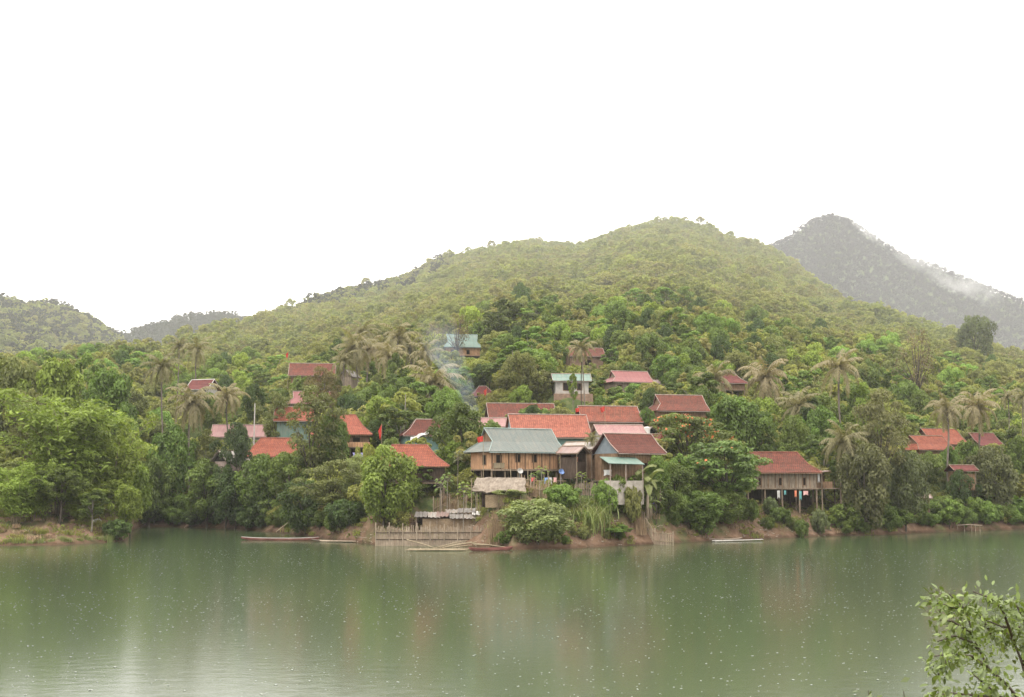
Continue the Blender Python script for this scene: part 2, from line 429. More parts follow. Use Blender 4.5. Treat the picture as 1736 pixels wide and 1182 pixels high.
def clump_leaves(centers, radii, n, leaf, r, up=.35, inner=.55, aspect=.55, flat=.8, droop=None):
    wgt = radii ** 2; idx = r.choice(len(centers), n, p=wgt / wgt.sum())
    d = unit(r.normal(size=(n, 3))); d[:, 2] = np.where(d[:, 2] < -.2, d[:, 2] * r.choice([-1, 1], n, p=[.6, .4]), d[:, 2])
    rr = inner + (1 - inner) * np.sqrt(r.random(n)) + r.normal(size=n) * .07
    c = centers[idx] + d * (radii[idx] * rr)[:, None] * np.array([1, 1, flat])
    nrm = unit(d * .8 + np.array([0, 0, up]) + r.normal(size=(n, 3)) * .45)
    size = leaf * (.6 + .8 * r.random(n))
    v, f = leaf_quads(c, nrm, size, r, aspect, droop)
    cv = r.normal(size=len(centers)) * .20
    LEAFV[0] = np.clip(LEAFV[0] + np.repeat(cv[idx], 4), 0, 1)
    return v, f
def crown_clumps(r, Rx, z0, z1, k, shape=1.0, low=.0):
    """clump centres through a rounded crown from z0 to z1, lumpy outline"""
    out = []; rad = []
    H = (z1 - z0) / 2; zc = (z0 + z1) / 2
    lob = r.normal(size=6) * .22
    for i in range(k):
        u = r.random(); th = i * 2.39996 + r.normal() * .3
        zz = 1 - 2 * (i + .5) / k
        ring = math.sqrt(max(0, 1 - zz * zz)) ** shape
        lump = 1 + lob[0] * math.cos(th + lob[1] * 9) + lob[2] * math.cos(2 * th + lob[3] * 9) + lob[4] * math.cos(3 * th + zz * 3)
        q = (.35 + .5 * r.random() ** .5)
        q = q * (1.18 if i % 3 == 0 else 1)
        out.append((Rx * ring * q * math.cos(th) * lump, Rx * ring * q * math.sin(th) * lump, zc + H * zz * (.62 + .22 * r.random()) * (1 if zz > 0 else 1 - low)))
        rad.append(Rx * (.20 + .16 * r.random()))
    return np.array(out), np.array(rad)
PROTO = {}
def tree_proto(key, seed, H, Rx, z0, k, n, leaf, bark='bark', trunk_r=.22, up=.35, shape=1.0, aspect=.55, flat=.8, limb=9, lean=0, droop=None, inner=.55, fol='foliage', flowers=0, multi=1):
    r = np.random.default_rng(seed)
    c, rad = crown_clumps(r, Rx, z0, H, k, shape)
    v, f = clump_leaves(c, rad, n, leaf, r, up, inner, aspect, flat, droop)
    cm = leaf_attr(mesh_np(key + '_crown', v, f, fol))
    t = MB()
    for j in range(multi):
        base = Vector((r.normal() * .25 * (multi > 1), r.normal() * .25 * (multi > 1), -0.6))
        mid = Vector((lean * .5 + r.normal() * .2 + base.x * 2, r.normal() * .2 + base.y * 2, z0 * .6)); top = Vector((lean + r.normal() * .2 + base.x * 4, r.normal() * .3 + base.y * 4, z0 + (H - z0) * .55))
        t.tube([base, (base + mid) / 2 + Vector((.08, 0, 0)), mid, (mid + top) / 2, top], [trunk_r * 1.25, trunk_r, trunk_r * .85, trunk_r * .6, trunk_r * .22], 7)
        order = r.permutation(len(c))[:limb]
        for q in order:
            e = Vector(c[q]); u = .25 + .5 * r.random(); s0 = mid.lerp(top, u * max(.1, min(1, (e.z - mid.z) / max(.1, top.z - mid.z) * .6)))
            m_ = s0.lerp(e, .5) + Vector((0, 0, .25))
            t.tube([s0, m_, e], [trunk_r * .42, trunk_r * .3, trunk_r * .1], 5)
    tm = t.mesh(key + '_trunk', bark, True)
    d = dict(crown=cm, trunk=tm, w=2 * (np.percentile(np.hypot(v[:, 0], v[:, 1]), 96)), h=float(np.percentile(v[:, 2], 99.5)))
    if flowers:
        topc = c[:, 2] > (z0 + (H - z0) * .35)
        fv, ff = clump_leaves(c[topc], rad[topc] * 1.06, flowers, leaf * .8, r, .8, .93, .8, flat)
        keep = fv.reshape(-1, 4, 3)[:, 0, 2] > z0 + (H - z0) * .5
        sel = (np.sin(fv.reshape(-1, 4, 3)[:, 0, 0] * 1.7) + np.sin(fv.reshape(-1, 4, 3)[:, 0, 1] * 2.1 + 1)) > .1
        ff = ff[keep & sel]; u_, inv = np.unique(ff, return_inverse=True)
        d['flowers'] = mesh_np(key + '_flowers', fv[u_], inv.reshape(-1, 4), 'flower')
    PROTO[key] = d
    return d
tree_proto('round', 11, 9, 4.2, 2.0, 34, 6800, .235, flat=.8)
tree_proto('round2', 12, 10, 4.4, 2.6, 30, 6400, .235, shape=.8, flat=.75)
tree_proto('mango', 13, 9, 4.3, 1.4, 38, 7600, .26, up=.5, aspect=.42, flat=.85, droop=.4)
tree_proto('mango2', 14, 9, 4.3, 1.0, 32, 7200, .26, up=.5, aspect=.42, flat=.8, droop=.4)
tree_proto('airy', 15, 11, 4.2, 2.5, 30, 6500, .16, up=.6, flat=.5, inner=.35, limb=20, trunk_r=.26, lean=.8)
tree_proto('airy2', 16, 10, 4.4, 1.5, 34, 8000, .17, up=.6, flat=.55, inner=.3, limb=20, trunk_r=.22)
tree_proto('flame', 17, 10, 5.2, 2.0, 46, 9000, .22, up=.8, flat=.36, inner=.3, limb=22, trunk_r=.3, flowers=900)
tree_proto('flame2', 29, 10, 5.2, 2.0, 46, 9000, .22, up=.8, flat=.36, inner=.3, limb=22, trunk_r=.3, flowers=130)
tree_proto('full', 28, 8, 3.9, .2, 40, 8000, .21, up=.5, flat=.8, shape=.8)
tree_proto('tall', 18, 15, 3.6, 4.5, 30, 6500, .24, shape=.7)
tree_proto('slim', 19, 10, 2.2, 1.5, 26, 5500, .18, shape=.6, bark='pale_bark', trunk_r=.12)
tree_proto('slim2', 20, 11, 2.6, 3.8, 18, 4200, .19, shape=.7, bark='pale_bark', trunk_r=.13)
tree_proto('bare', 21, 11, 3.2, 3.5, 24, 1500, .13, up=.3, inner=.2, limb=24, trunk_r=.2, flat=.9)
tree_proto('bush', 22, 3.2, 2.4, .1, 30, 6500, .13, up=.5, trunk_r=.06, multi=4, limb=7)
tree_proto('bush2', 23, 2.8, 2.2, .1, 22, 3800, .15, up=.5, trunk_r=.05, multi=4, limb=6, flat=.7)

def bamboo_proto(key, seed, H, n_culm, spread, leaves):
    r = np.random.default_rng(seed); t = MB(); cs = []; rs = []
    for i in range(n_culm):
        a = r.random() * 2 * math.pi; d0 = r.random() * .9; reach = spread * (.35 + .75 * r.random()); h = H * (.62 + .38 * r.random())
        b = Vector((d0 * math.cos(a), d0 * math.sin(a), -.4)); pts = []
        for q in range(8):
            s = q / 7
            pts.append(b + Vector((math.cos(a) * reach * s ** 2.2, math.sin(a) * reach * s ** 2.2, h * (1.28 * s - .34 * s ** 3.2))))
        t.tube(pts, [.055, .055, .052, .047, .04, .03, .02, .01], 5)
        for q in range(9):
            s = .22 + .78 * q / 8
            k = min(6, int(s * 7)); p_ = pts[k].lerp(pts[k + 1], s * 7 - k)
            cs.append(p_ + Vector((r.normal() * .35, r.normal() * .35, r.normal() * .2))); rs.append((.6 + .8 * r.random()) * (1.25 - .45 * s) * spread / 4.2)
    v, f = clump_leaves(np.array(cs), np.array(rs), leaves, .24, r, .6, .5, .34, .7, .35)
    PROTO[key] = dict(crown=leaf_attr(mesh_np(key + '_crown', v, f, 'foliage')), trunk=t.mesh(key + '_culms', 'bamboo_pole', True), w=2 * float(np.percentile(np.hypot(v[:, 0], v[:, 1]), 96)), h=float(np.percentile(v[:, 2], 99.5)))
bamboo_proto('bamboo', 31, 13, 22, 4.6, 13000)
bamboo_proto('bamboo2', 32, 11, 15, 4.0, 8500)

def palm_proto(key, seed, H, fl, n_fr, lean, dry, e0=78, e1=118, dr=.9):
    r = np.random.default_rng(seed); t = MB()
    pts = [Vector((lean * (q / 6) ** 1.7, .25 * math.sin(q), H * q / 6 - .5 * (q == 0))) for q in range(7)]
    t.tube(pts, [.24, .17, .15, .145, .14, .14, .17], 8)
    top = np.array(pts[-1]); V = []; Q = []; nv = 0
    stem = MB()
    for i in range(n_fr):
        u = (i + .5) / n_fr
        el0 = math.radians(e0 - e1 * u ** .9 + r.normal() * 8); az = i * 2.39996 + r.normal() * .2
        L = fl * (.85 + .3 * r.random()); drop = dr + .55 * u + r.random() * .4
        hd = np.array([math.cos(az), math.sin(az), 0]); sd = np.array([-math.sin(az), math.cos(az), 0])
        p_ = top + np.array([0, 0, .1]); path = [p_]; el = el0; m_ = 13
        dirs = []
        for q in range(m_):
            d = hd * math.cos(el) + np.array([0, 0, 1]) * math.sin(el); dirs.append(d)
            p_ = p_ + d * L / m_; path.append(p_); el -= drop * 1.55 / m_ * (.5 + 1.1 * q / m_)
            el = max(el, -1.45)
        stem.tube(path, [.05 * (1 - .8 * q / m_) + .008 for q in range(m_ + 1)], 3, cap=False)
        for q in range(1, m_ * 3):
            s = q / (m_ * 3); k = min(m_ - 1, int(s * m_)); c = path[k] + (path[k + 1] - path[k]) * (s * m_ - k); d = dirs[k]
            ll = fl * .23 * math.sin(math.pi * (.12 + .83 * s)) ** .7 * (.8 + .35 * r.random())
            for sg in (-1, 1):
                e = unit((sd * sg * .75 + d * .5 + np.array([0, 0, -1.0]) * (.5 + .7 * r.random()) + r.normal(size=3) * .22)[None])[0]
                wv = d * .075
                V += [c - wv, c + wv, c + e * ll * .6 + wv * .9, c + e * ll]; Q.append((nv, nv + 1, nv + 2, nv + 3)); nv += 4
    b = len(V); V += stem.v; 
    f = [tuple(q) for q in Q] + [tuple(b + i for i in q) for q in stem.f]
    v = np.array(V)
    PROTO[key] = dict(crown=leaf_attr(mesh_np(key + '_fronds', v, f, 'foliage')), trunk=t.mesh(key + '_trunk', 'palm_bark', True), w=2 * fl * .93, h=float(v[:, 2].max()), crown_z=float(top[2]), top=top)
palm_proto('palm', 41, 9, 4.3, 24, .7, 1); palm_proto('palm2', 42, 8, 4.4, 28, -.6, 1); palm_proto('palm3', 43, 10, 4.2, 20, .2, 1)
palm_proto('palm4', 44, 9, 4.4, 26, 1.2, 1, 84, 140, .6); palm_proto('palm5', 45, 8.5, 4.2, 28, -1.0, 1, 86, 138, .95); palm_proto('palm6', 46, 9, 4.6, 17, .5, 1, 80, 128, .75)

def banana_proto(key, seed):
    r = np.random.default_rng(seed); t = MB(); V = []; f = []
    stems = [(0, 0, 2.6), (.7, .3, 2.1), (-.6, .2, 1.7)]
    for (x, y, h) in stems:
        t.tube([(x, y, -.3), (x * 1.05, y, h * .5), (x * 1.15, y, h)], [.16, .13, .09], 8)
        for i in range(7):
            az = i * 2.4 + r.random(); el = R(80 - 11 * i); L = 1.9 + .5 * r.random(); p_ = np.array([x * 1.15, y, h]); hd = np.array([math.cos(az), math.sin(az), 0]); sd = np.array([-math.sin(az), math.cos(az), 0.0])
            b = len(V)
            for q in range(8):
                s = q / 7; wd = .32 * math.sin(math.pi * min(1, .06 + .94 * s)) ** .6 * (1 if q not in (0,) else .2)
                if q == 7: wd = .03
                nn = np.array([0, 0, 1.0]) * .12
                V += [p_ + sd * wd - nn, p_ + nn * .4, p_ - sd * wd - nn]
                p_ = p_ + (hd * math.cos(el) + np.array([0, 0, 1]) * math.sin(el)) * L / 7; el -= .26
            for q in range(7):
                for k in (0, 1): f.append((b + q * 3 + k, b + q * 3 + k + 1, b + q * 3 + k + 4, b + q * 3 + k + 3))
    v = np.array(V)
    PROTO[key] = dict(crown=leaf_attr(mesh_np(key + '_leaves', v, f, 'foliage')), trunk=t.mesh(key + '_stems', 'old_bamboo', True), w=3.4, h=float(v[:, 2].max()))
banana_proto('banana', 51)
def papaya_proto(key, seed):
    r = np.random.default_rng(seed); t = MB(); V = []; f = []
    t.tube([(0, 0, -.3), (.05, 0, 1.6), (0, .05, 3.3)], [.075, .06, .05], 7)
    for i in range(13):
        az = i * 2.4; el = R(55 - 6 * i); hd = np.array([math.cos(az) * math.cos(el), math.sin(az) * math.cos(el), math.sin(el)])
        e = np.array([0, .05, 3.3]) + hd * (.75 + .2 * r.random()); t.tube([(0, .05, 3.28), e], [.02, .012], 4)
        for q in range(7):
            a2 = az + (q - 3) * .55; d = np.array([math.cos(a2), math.sin(a2), -.45]); s = np.array([-math.sin(a2), math.cos(a2), 0]); L = .48 - .05 * abs(q - 3); b = len(V)
            V += [e, e + d * L * .5 + s * .1, e + d * L, e + d * L * .5 - s * .1]; f.append((b, b + 1, b + 2, b + 3))
    v = np.array(V)
    PROTO[key] = dict(crown=leaf_attr(mesh_np(key + '_leaves', v, f, 'foliage')), trunk=t.mesh(key + '_stem', 'pale_bark', True), w=2.2, h=float(v[:, 2].max()))
papaya_proto('papaya', 52)
def blades_proto(key, seed, n, H, spread, width, matn, lean=.35, w=None, stems=True):
    r = np.random.default_rng(seed); V = []; f = []
    for i in range(n):
        x, y = r.normal(size=2) * spread; h = H * (.6 + .45 * r.random()); az = r.random() * 6.28; d = np.array([math.cos(az), math.sin(az), 0]); s = np.array([-math.sin(az), math.cos(az), 0]); b = len(V); ln = lean * (.4 + r.random())
        zb = -.1 if not stems else r.random() * H * .6
        for q in range(5):
            u = q / 4; p_ = np.array([x, y, zb]) + d * h * ln * u ** 2 + np.array([0, 0, (h - zb) * (u - .38 * ln * u ** 3)]); ww = width * (1 - u) ** .7 + .004
            V += [p_ + s * ww, p_ - s * ww]
        f += [(b + 2 * q, b + 2 * q + 1, b + 2 * q + 3, b + 2 * q + 2) for q in range(4)]
    v = np.array(V); t = MB()
    for i in range(max(3, n // 25)):
        x, y = r.normal(size=2) * spread; t.tube([(x, y, -.2), (x + r.normal() * .05, y, H * .8)], [.02, .01], 4)
    PROTO[key] = dict(crown=leaf_attr(mesh_np(key + '_blades', v, f, matn)), trunk=t.mesh(key + '_stems', 'dry_stalk'), w=w or 4 * spread + .5, h=float(v[:, 2].max()))
blades_proto('maize', 61, 64, 2.6, .5, .05, 'foliage', .42)
blades_proto('dry_grass', 62, 260, 2.4, .45, .02, 'dry_stalk', .25, stems=False)
blades_proto('weed', 64, 70, .8, .35, .03, 'foliage', .9, stems=False)
blades_proto('grass_tuft', 63, 160, .9, .4, .03, 'foliage', .7, stems=False)

# low detail trees for the far forest, one mesh each (foliage and trunk slots)
def far_proto(key, seed, H, Rx, z0, k, n, leaf, shape=1.0, trunk=True, fol='forest_foliage'):
    r = np.random.default_rng(seed)
    c, rad = crown_clumps(r, Rx, z0, H, k, shape)
    v, f = clump_leaves(c, rad * 1.1, n, leaf, r, .4, .6, .6, .85)
    t = MB()
    if trunk: t.tube([(0, 0, -1.5), (.1, 0, z0), (0, 0, z0 + (H - z0) * .6)], [.2, .15, .06], 4, cap=False)
    fv = np.concatenate([v, np.array(t.v)]) if trunk else v
    ff = np.concatenate([f, np.array(t.f) + len(v)]) if trunk else f
    mi = [0] * len(f) + [1] * (len(ff) - len(f))
    me = leaf_attr(mesh_np(key, fv, ff, [fol, 'pale_bark'], mi))
    return bpy.data.objects.new(key, me)
FAR_A = [far_proto('forest_tree_near', 70 + i, (9, 11, 8, 12)[i], (4.2, 3.6, 4.6, 3.2)[i], (2, 3.5, 1.5, 4.5)[i], (20, 16, 22, 14)[i], 1500, .36, (1, .75, 1, .7)[i]) for i in range(4)]
FAR_B = [far_proto('forest_tree_mid', 80 + i, (9, 11, 8)[i], (4.4, 3.8, 4.8)[i], (1.5, 2.5, 1)[i], (15, 13, 17)[i], 600, .50, (1, .75, 1)[i]) for i in range(3)]
FAR_C = [far_proto('forest_tree_far', 90 + i, (10, 12)[i], (5.5, 4.8)[i], (1, 1.5)[i], (10, 9)[i], 150, 1.15, 1, False, 'shaded_mountain_foliage') for i in range(2)]
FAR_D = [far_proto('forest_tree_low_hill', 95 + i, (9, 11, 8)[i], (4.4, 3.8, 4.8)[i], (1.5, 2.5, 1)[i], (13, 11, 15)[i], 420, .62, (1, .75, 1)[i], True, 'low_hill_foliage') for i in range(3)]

def gn_scatter(name, pts, scl, rot, idx, protos, label):
    me = bpy.data.meshes.new(name); n_ = len(pts)
    me.vertices.add(n_); me.vertices.foreach_set('co', np.asarray(pts, np.float32).ravel())
    for an, tp, d in (('scl', 'FLOAT', scl), ('rot', 'FLOAT', rot), ('idx', 'INT', idx)):
        a = me.attributes.new(an, tp, 'POINT'); a.data.foreach_set('value', np.asarray(d, np.int32 if tp == 'INT' else np.float32))
    o = link(name, me); o['kind'] = 'stuff'; o['label'] = label
    g = bpy.data.node_groups.new(name + '_nodes', 'GeometryNodeTree')
    g.interface.new_socket('Geometry', in_out='INPUT', socket_type='NodeSocketGeometry')
    g.interface.new_socket('Geometry', in_out='OUTPUT', socket_type='NodeSocketGeometry')
    gi = g.nodes.new('NodeGroupInput'); go = g.nodes.new('NodeGroupOutput')
    j = g.nodes.new('GeometryNodeJoinGeometry')
    for p_ in protos:
        oi = g.nodes.new('GeometryNodeObjectInfo'); oi.inputs['Object'].default_value = p_; oi.inputs['As Instance'].default_value = False
        ti = g.nodes.new('GeometryNodeGeometryToInstance'); g.links.new(oi.outputs['Geometry'], ti.inputs[0]); g.links.new(ti.outputs[0], j.inputs[0])
    ip = g.nodes.new('GeometryNodeInstanceOnPoints')
    def at(an, tp):
        x = g.nodes.new('GeometryNodeInputNamedAttribute'); x.data_type = tp; x.inputs['Name'].default_value = an; return x.outputs['Attribute']
    cr = g.nodes.new('ShaderNodeCombineXYZ'); g.links.new(at('rot', 'FLOAT'), cr.inputs[2])
    g.links.new(gi.outputs[0], ip.inputs['Points']); g.links.new(j.outputs[0], ip.inputs['Instance'])
    ip.inputs['Pick Instance'].default_value = True
    g.links.new(at('idx', 'INT'), ip.inputs['Instance Index']); g.links.new(cr.outputs[0], ip.inputs['Rotation'])
    sc_ = g.nodes.new('ShaderNodeCombineXYZ')
    for i in range(3): g.links.new(at('scl', 'FLOAT'), sc_.inputs[i])
    g.links.new(sc_.outputs[0], ip.inputs['Scale'])
    g.links.new(ip.outputs[0], go.inputs[0])
    md = o.modifiers.new('scatter', 'NODES'); md.node_group = g
    return o
# ------------------------------------------------------------------ houses
KEEP = []     # picture boxes of what stays visible, with the distance it stands at
FOOT = []     # footprints kept free of trees
def slab(me_name, v, faces, mats, th, wob=0.0, cuts=0):
    bm = bmesh.new(); vs = [bm.verts.new(p) for p in v]
    for q in faces: bm.faces.new([vs[i] for i in q])
    bmesh.ops.recalc_face_normals(bm, faces=bm.faces)
    if sum(f.normal.z for f in bm.faces) < 0: bmesh.ops.reverse_faces(bm, faces=bm.faces)
    if cuts:
        bmesh.ops.subdivide_edges(bm, edges=bm.edges[:], cuts=cuts, use_grid_fill=True)
        k = (len(FOOT) * 1.7) % 6.28
        for q in bm.verts:
            x, y = q.co.x, q.co.y
            q.co.z += wob * (math.sin(x * 1.1 + k) * .8 + math.sin(x * 2.7 + y * 1.9 + k * 2) * .6 + math.sin(y * 2.3 + k) * .5)
            if abs(y) > 1.2: q.co.y += wob * .8 * math.sin(x * 1.9 + k * 3)
    bmesh.ops.solidify(bm, geom=bm.faces[:], thickness=th)
    me = bpy.data.meshes.new(me_name); bm.to_mesh(me); bm.free(); me.materials.append(MATS[mats]); return me
def roof_parts(root, L, W, zt, rise, ends, rm, gm, trim, oh=.75, ohx=.6, flare=.09, sag=0.0):
    a, b = L / 2 + ohx, W / 2 + oh
    ym = b * .48; zm = rise * (.52 - flare)
    def xs(e, kind):
        if kind == 'hip': return e * a, e * (a - b * .44), e * (a - b * .80)
        if kind == 'gablet': return e * a, e * (a - b * .38), e * (a - b * .30)
        return e * a, e * a, e * a
    (l0, l1, l2), (r0, r1, r2) = xs(-1, ends[0]), xs(1, ends[1])
    v = [(l0, -b, 0), (r0, -b, 0), (r0, b, 0), (l0, b, 0), (l1, -ym, zm), (r1, -ym, zm), (r1, ym, zm), (l1, ym, zm), (l2, 0, rise), (r2, 0, rise)]
    n_ = 1
    f = [(0, 1, 5, 4), (4, 5, 9, 8), (2, 3, 7, 6), (6, 7, 8, 9)]
    for kind, fs in ((ends[0], [(3, 0, 4, 7), (7, 4, 8)]), (ends[1], [(1, 2, 6, 5), (5, 6, 9)])):
        if kind == 'hip': f += fs
        elif kind == 'gablet': f += fs[:1]
    ro = link('roof', slab('roof', v, f, rm, .10, .035 if 'tiles' in rm else .022, 5), root, (0, 0, zt))
    cap = MB()
    V = [Vector(p) for p in v]
    cap.tube([V[8] + Vector((0, 0, .04)), (V[8] + V[9]) / 2 + Vector((0, 0, .04 - sag)), V[9] + Vector((0, 0, .04))], .085, 6)
    cap.build('ridge_cap', trim, ro)
    for e, kind, idx in ((-1, ends[0], (0, 3, 4, 7, 8)), (1, ends[1], (1, 2, 5, 6, 9))):
        A, B, C, D, T = [V[i] + Vector((e * .02, 0, .05)) for i in idx]
        edge = MB()
        if kind == 'gable':
            edge.tube([A, C, T], .055, 5); edge.tube([B, D, T], .055, 5)
        elif kind == 'hip':
            edge.tube([A, C, T], .055, 5); edge.tube([B, D, T], .055, 5)
        else:
            edge.tube([A, C], .055, 5); edge.tube([B, D], .055, 5); edge.tube([C, T, D], .05, 5)
        edge.build('verge_trim' if kind != 'hip' else 'hip_cap', trim, ro)
        if kind in ('gable', 'gablet'):
            gx = e * (L / 2 - .02) if kind == 'gable' else e * (abs(v[idx[2]][0]) - .12)
            zb, yb = (0.12, W / 2) if kind == 'gable' else (zm + .06, ym - .1)
            kk = (rise - .12) * (1 - 0) 
            g = MB()
            if kind == 'gable':
                yk = ym * .96; zk = zm - .10
                pts = [(-yb, -.05), (yb, -.05), (yk * .98, zk), (0, rise - .2), (-yk * .98, zk)]
            else: pts = [(-yb, zb - .1), (yb, zb - .1), (0, rise - .15)]
            k = len(pts)
            vv = [(gx + dx, y, z) for dx in (-.05, .05) for (y, z) in pts]
            g.add(vv, [tuple(range(k))[::-1], tuple(range(k, 2 * k))] + [(i, (i + 1) % k, k + (i + 1) % k, k + i) for i in range(k)])
            g.build('gable_wall', gm, root, (0, 0, zt))
    for sy in (-1, 1):
        fa = MB(); fa.box(l0 * .995, r0 * .995, sy * (b - .05) - .03, sy * (b - .05) + .03, -.16, -.06)
        fa.build('eaves_board', trim if trim != 'red_trim' else 'brown_boards', ro)
    return ro
def window(root, x, y, z, w_, h_, face='front', dark='dark_inside', fr='brown_boards'):
    fm = MB(); d = .06
    def bx(mb, u0, u1, v0, v1, t0, t1):
        if face == 'front': mb.box(x + u0, x + u1, y - t1, y - t0, z + v0, z + v1)
        else:
            s = -1 if face == 'west' else 1
            q = sorted((x + s * t0, x + s * t1)); mb.box(q[0], q[1], y + u0, y + u1, z + v0, z + v1)
    for (u0, u1, v0, v1) in ((-w_ / 2 - .09, -w_ / 2, -.09, h_ + .09), (w_ / 2, w_ / 2 + .09, -.09, h_ + .09), (-w_ / 2, w_ / 2, -.09, 0), (-w_ / 2, w_ / 2, h_, h_ + .09)):
        bx(fm, u0, u1, v0, v1, .0, d)
    wn = fm.build('window', fr, root)
    p = MB(); bx(p, -w_ / 2, w_ / 2, 0, h_, .004, .02); p.build('opening', dark, wn)
    return wn
def house(label, cx, Y, zg, floor, zt, rise, L, W, yaw, ends, rm, wm, gm=None, trim='pale_trim', posts=None, windows=(), vis=None, oh=.75, ohx=.6, name='stilt_house', cat='house', group=None, terr=None, under=True, flare=.09, doorside=None, sag=.0):
    X = Xat(cx, Y, zt)
    root = thing(name, label, cat, (X, Y, zg), R(yaw), group)
    f0, t0 = floor - zg, zt - zg
    ro = roof_parts(root, L, W, t0, rise, ends, rm, gm or wm, trim, oh, ohx, flare, sag)
    wl = MB(); th = .09
    wl.box(-L / 2, L / 2, -W / 2, -W / 2 + th, f0, t0); wl.box(-L / 2, L / 2, W / 2 - th, W / 2, f0, t0)
    wl.box(-L / 2, -L / 2 + th, -W / 2 + th, W / 2 - th, f0, t0); wl.box(L / 2 - th, L / 2, -W / 2 + th, W / 2 - th, f0, t0)
    wl.build('wall', wm, root)
    if f0 > .5:
        fl = MB(); fl.box(-L / 2 - .12, L / 2 + .12, -W / 2 - .14, W / 2 + .12, f0 - .16, f0 - .003); fl.build('floor_deck', 'post_wood', root)
        n_ = posts or max(3, int(L / 2.4) + 1)
        for i in range(n_):
            for sy in (-1, 0, 1):
                x = -L / 2 + .15 + (L - .3) * i / (n_ - 1)
                pm = MB(); pm.tube([(x, sy * (W / 2 - .12), -1.2), (x + random.uniform(-.03, .03), sy * (W / 2 - .12), f0 - .16)], .13, 7)
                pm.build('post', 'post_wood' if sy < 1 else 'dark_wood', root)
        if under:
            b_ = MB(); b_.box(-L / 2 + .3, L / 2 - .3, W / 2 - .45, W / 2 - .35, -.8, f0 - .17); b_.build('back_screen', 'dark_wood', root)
    else:
        fl = MB(); fl.box(-L / 2 - .1, L / 2 + .1, -W / 2 - .1, W / 2 + .1, -2.0, f0 - .003); fl.build('plinth', 'stone', root)
    for wn in windows:
        if wn[0] == 'w': window(root, -L / 2 - .003, wn[1] * W / 2, f0 + wn[2], wn[3], wn[4], 'west')
        elif wn[0] == 'e': window(root, L / 2 + .003, wn[1] * W / 2, f0 + wn[2], wn[3], wn[4], 'east')
        else: window(root, wn[1] * L / 2, -W / 2 - .003, f0 + wn[2], wn[3], wn[4])
    TERR.append((X, Y, zg, terr or max(L, W) * .8))
    FOOT.append((X, Y, max(L, W) * .5))
    if vis: KEEP.append((*vis, Y - W / 2))
    return root
G = 'houses of the riverside village'
Hm = house('big teal sheet metal roofed stilt house with warm plank walls above the thatched shack', 872, 166, 7.5, 9.35, 11.6, 3.15, 10.0, 6.0, 28, ('gablet', 'gable'), 'teal_sheet', 'warm_boards', 'brown_boards', 'teal_trim',
           posts=6, windows=[('f', -.78, .55, .75, 1.25), ('f', -.22, .95, .62, .95), ('f', .28, .95, .62, .95), ('w', -.35, .6, .9, 1.2)], vis=(785, 722, 962, 820), oh=.85, ohx=.7, terr=8)
def pil(root, name, m, *boxes):
    b = MB()
    for q in boxes: b.box(*q)
    return b.build(name, m, root)
# vertical battens and a low verandah panel on the front of the main house
bt = MB()
for i in range(9):
    x = -4.9 + 9.8 * i / 8; bt.box(x - .07, x + .07, -3.10, -3.003, 1.86, 4.05)
bt.build('batten', 'brown_boards', Hm)
pil(Hm, 'verandah_panel', 'bamboo_pole', (-4.75, -3.15, -3.22, -3.11, 1.95, 2.65))
pil(Hm, 'sill_beam', 'post_wood', (-5.2, 5.2, -3.26, -3.16, 1.62, 1.86))
# end balcony with rails under its own porch roofs
bal = MB(); bal.box(5.13, 7.9, -2.6, 1.5, 1.68, 1.84); bal.build('balcony_deck', 'post_wood', Hm)
rl = MB(); rl.box(5.2, 7.85, -2.58, -2.50, 2.62, 2.70); rl.box(5.2, 7.85, -2.57, -2.51, 2.02, 2.08)
for i in range(15): rl.box(5.25 + i * .18, 5.31 + i * .18, -2.57, -2.51, 1.85, 2.62)
rl.build('balcony_railing', 'bamboo_pole', Hm)
for x in (5.3, 7.8):
    for y in (-2.5, 1.3):
        q = MB(); q.tube([(x, y, -.8), (x, y, 4.0)], .08, 7); q.build('post', 'post_wood', Hm)
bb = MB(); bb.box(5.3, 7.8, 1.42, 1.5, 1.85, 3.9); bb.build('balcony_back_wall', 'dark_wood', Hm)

def shed(label, cx, Y, zg, ze, rise, L, W, yaw, rm, wm, vis=None, name='shed', gm='dark_inside', oh=.35, ohx=.45, posts=True, group=None):
    """small gabled roof on posts with a wall of boards"""
    X = Xat(cx, Y, ze); root = thing(name, label, 'shed', (X, Y, zg), R(yaw), group)
    roof_parts(root, L, W, ze - zg, rise, ('gable', 'gable'), rm, gm, 'post_wood', oh, ohx, .02)
    wl = MB(); h = ze - zg
    wl.box(-L / 2 + .1, L / 2 - .1, W / 2 - .1, W / 2 - .02, -.5, h); wl.box(-L / 2 + .02, -L / 2 + .1, -W / 2 + .1, W / 2 - .1, -.5, h * .98)
    wl.box(L / 2 - .1, L / 2 - .02, -W / 2 + .1, W / 2 - .1, -.5, h * .6); wl.box(-L / 2 + .1, L / 2 - .1, -W / 2 + .02, -W / 2 + .1, -.5, h * .8)
    wl.build('wall', wm, root)
    if posts:
        for x in (-L / 2, L / 2):
            for y in (-W / 2, W / 2):
                q = MB(); q.tube([(x, y, -1), (x, y, h)], .07, 6); q.build('post', 'post_wood', root)
    if vis: KEEP.append((*vis, Y - W / 2))
    FOOT.append((X, Y, max(L, W) * .6)); 
    return root
shed('pale tin roofed lean-to between the teal roof house and the brown tile house', 989, 164.5, 8.6, 12.0, .95, 4.6, 2.9, -38, 'tin_sheet', 'brown_boards', (950, 745, 1032, 800))
shed('small rust sheet porch roof over the balcony of the teal roof house', 972, 161.3, 8.6, 11.4, .9, 2.6, 2.2, -38, 'rust_sheet', 'dark_wood')

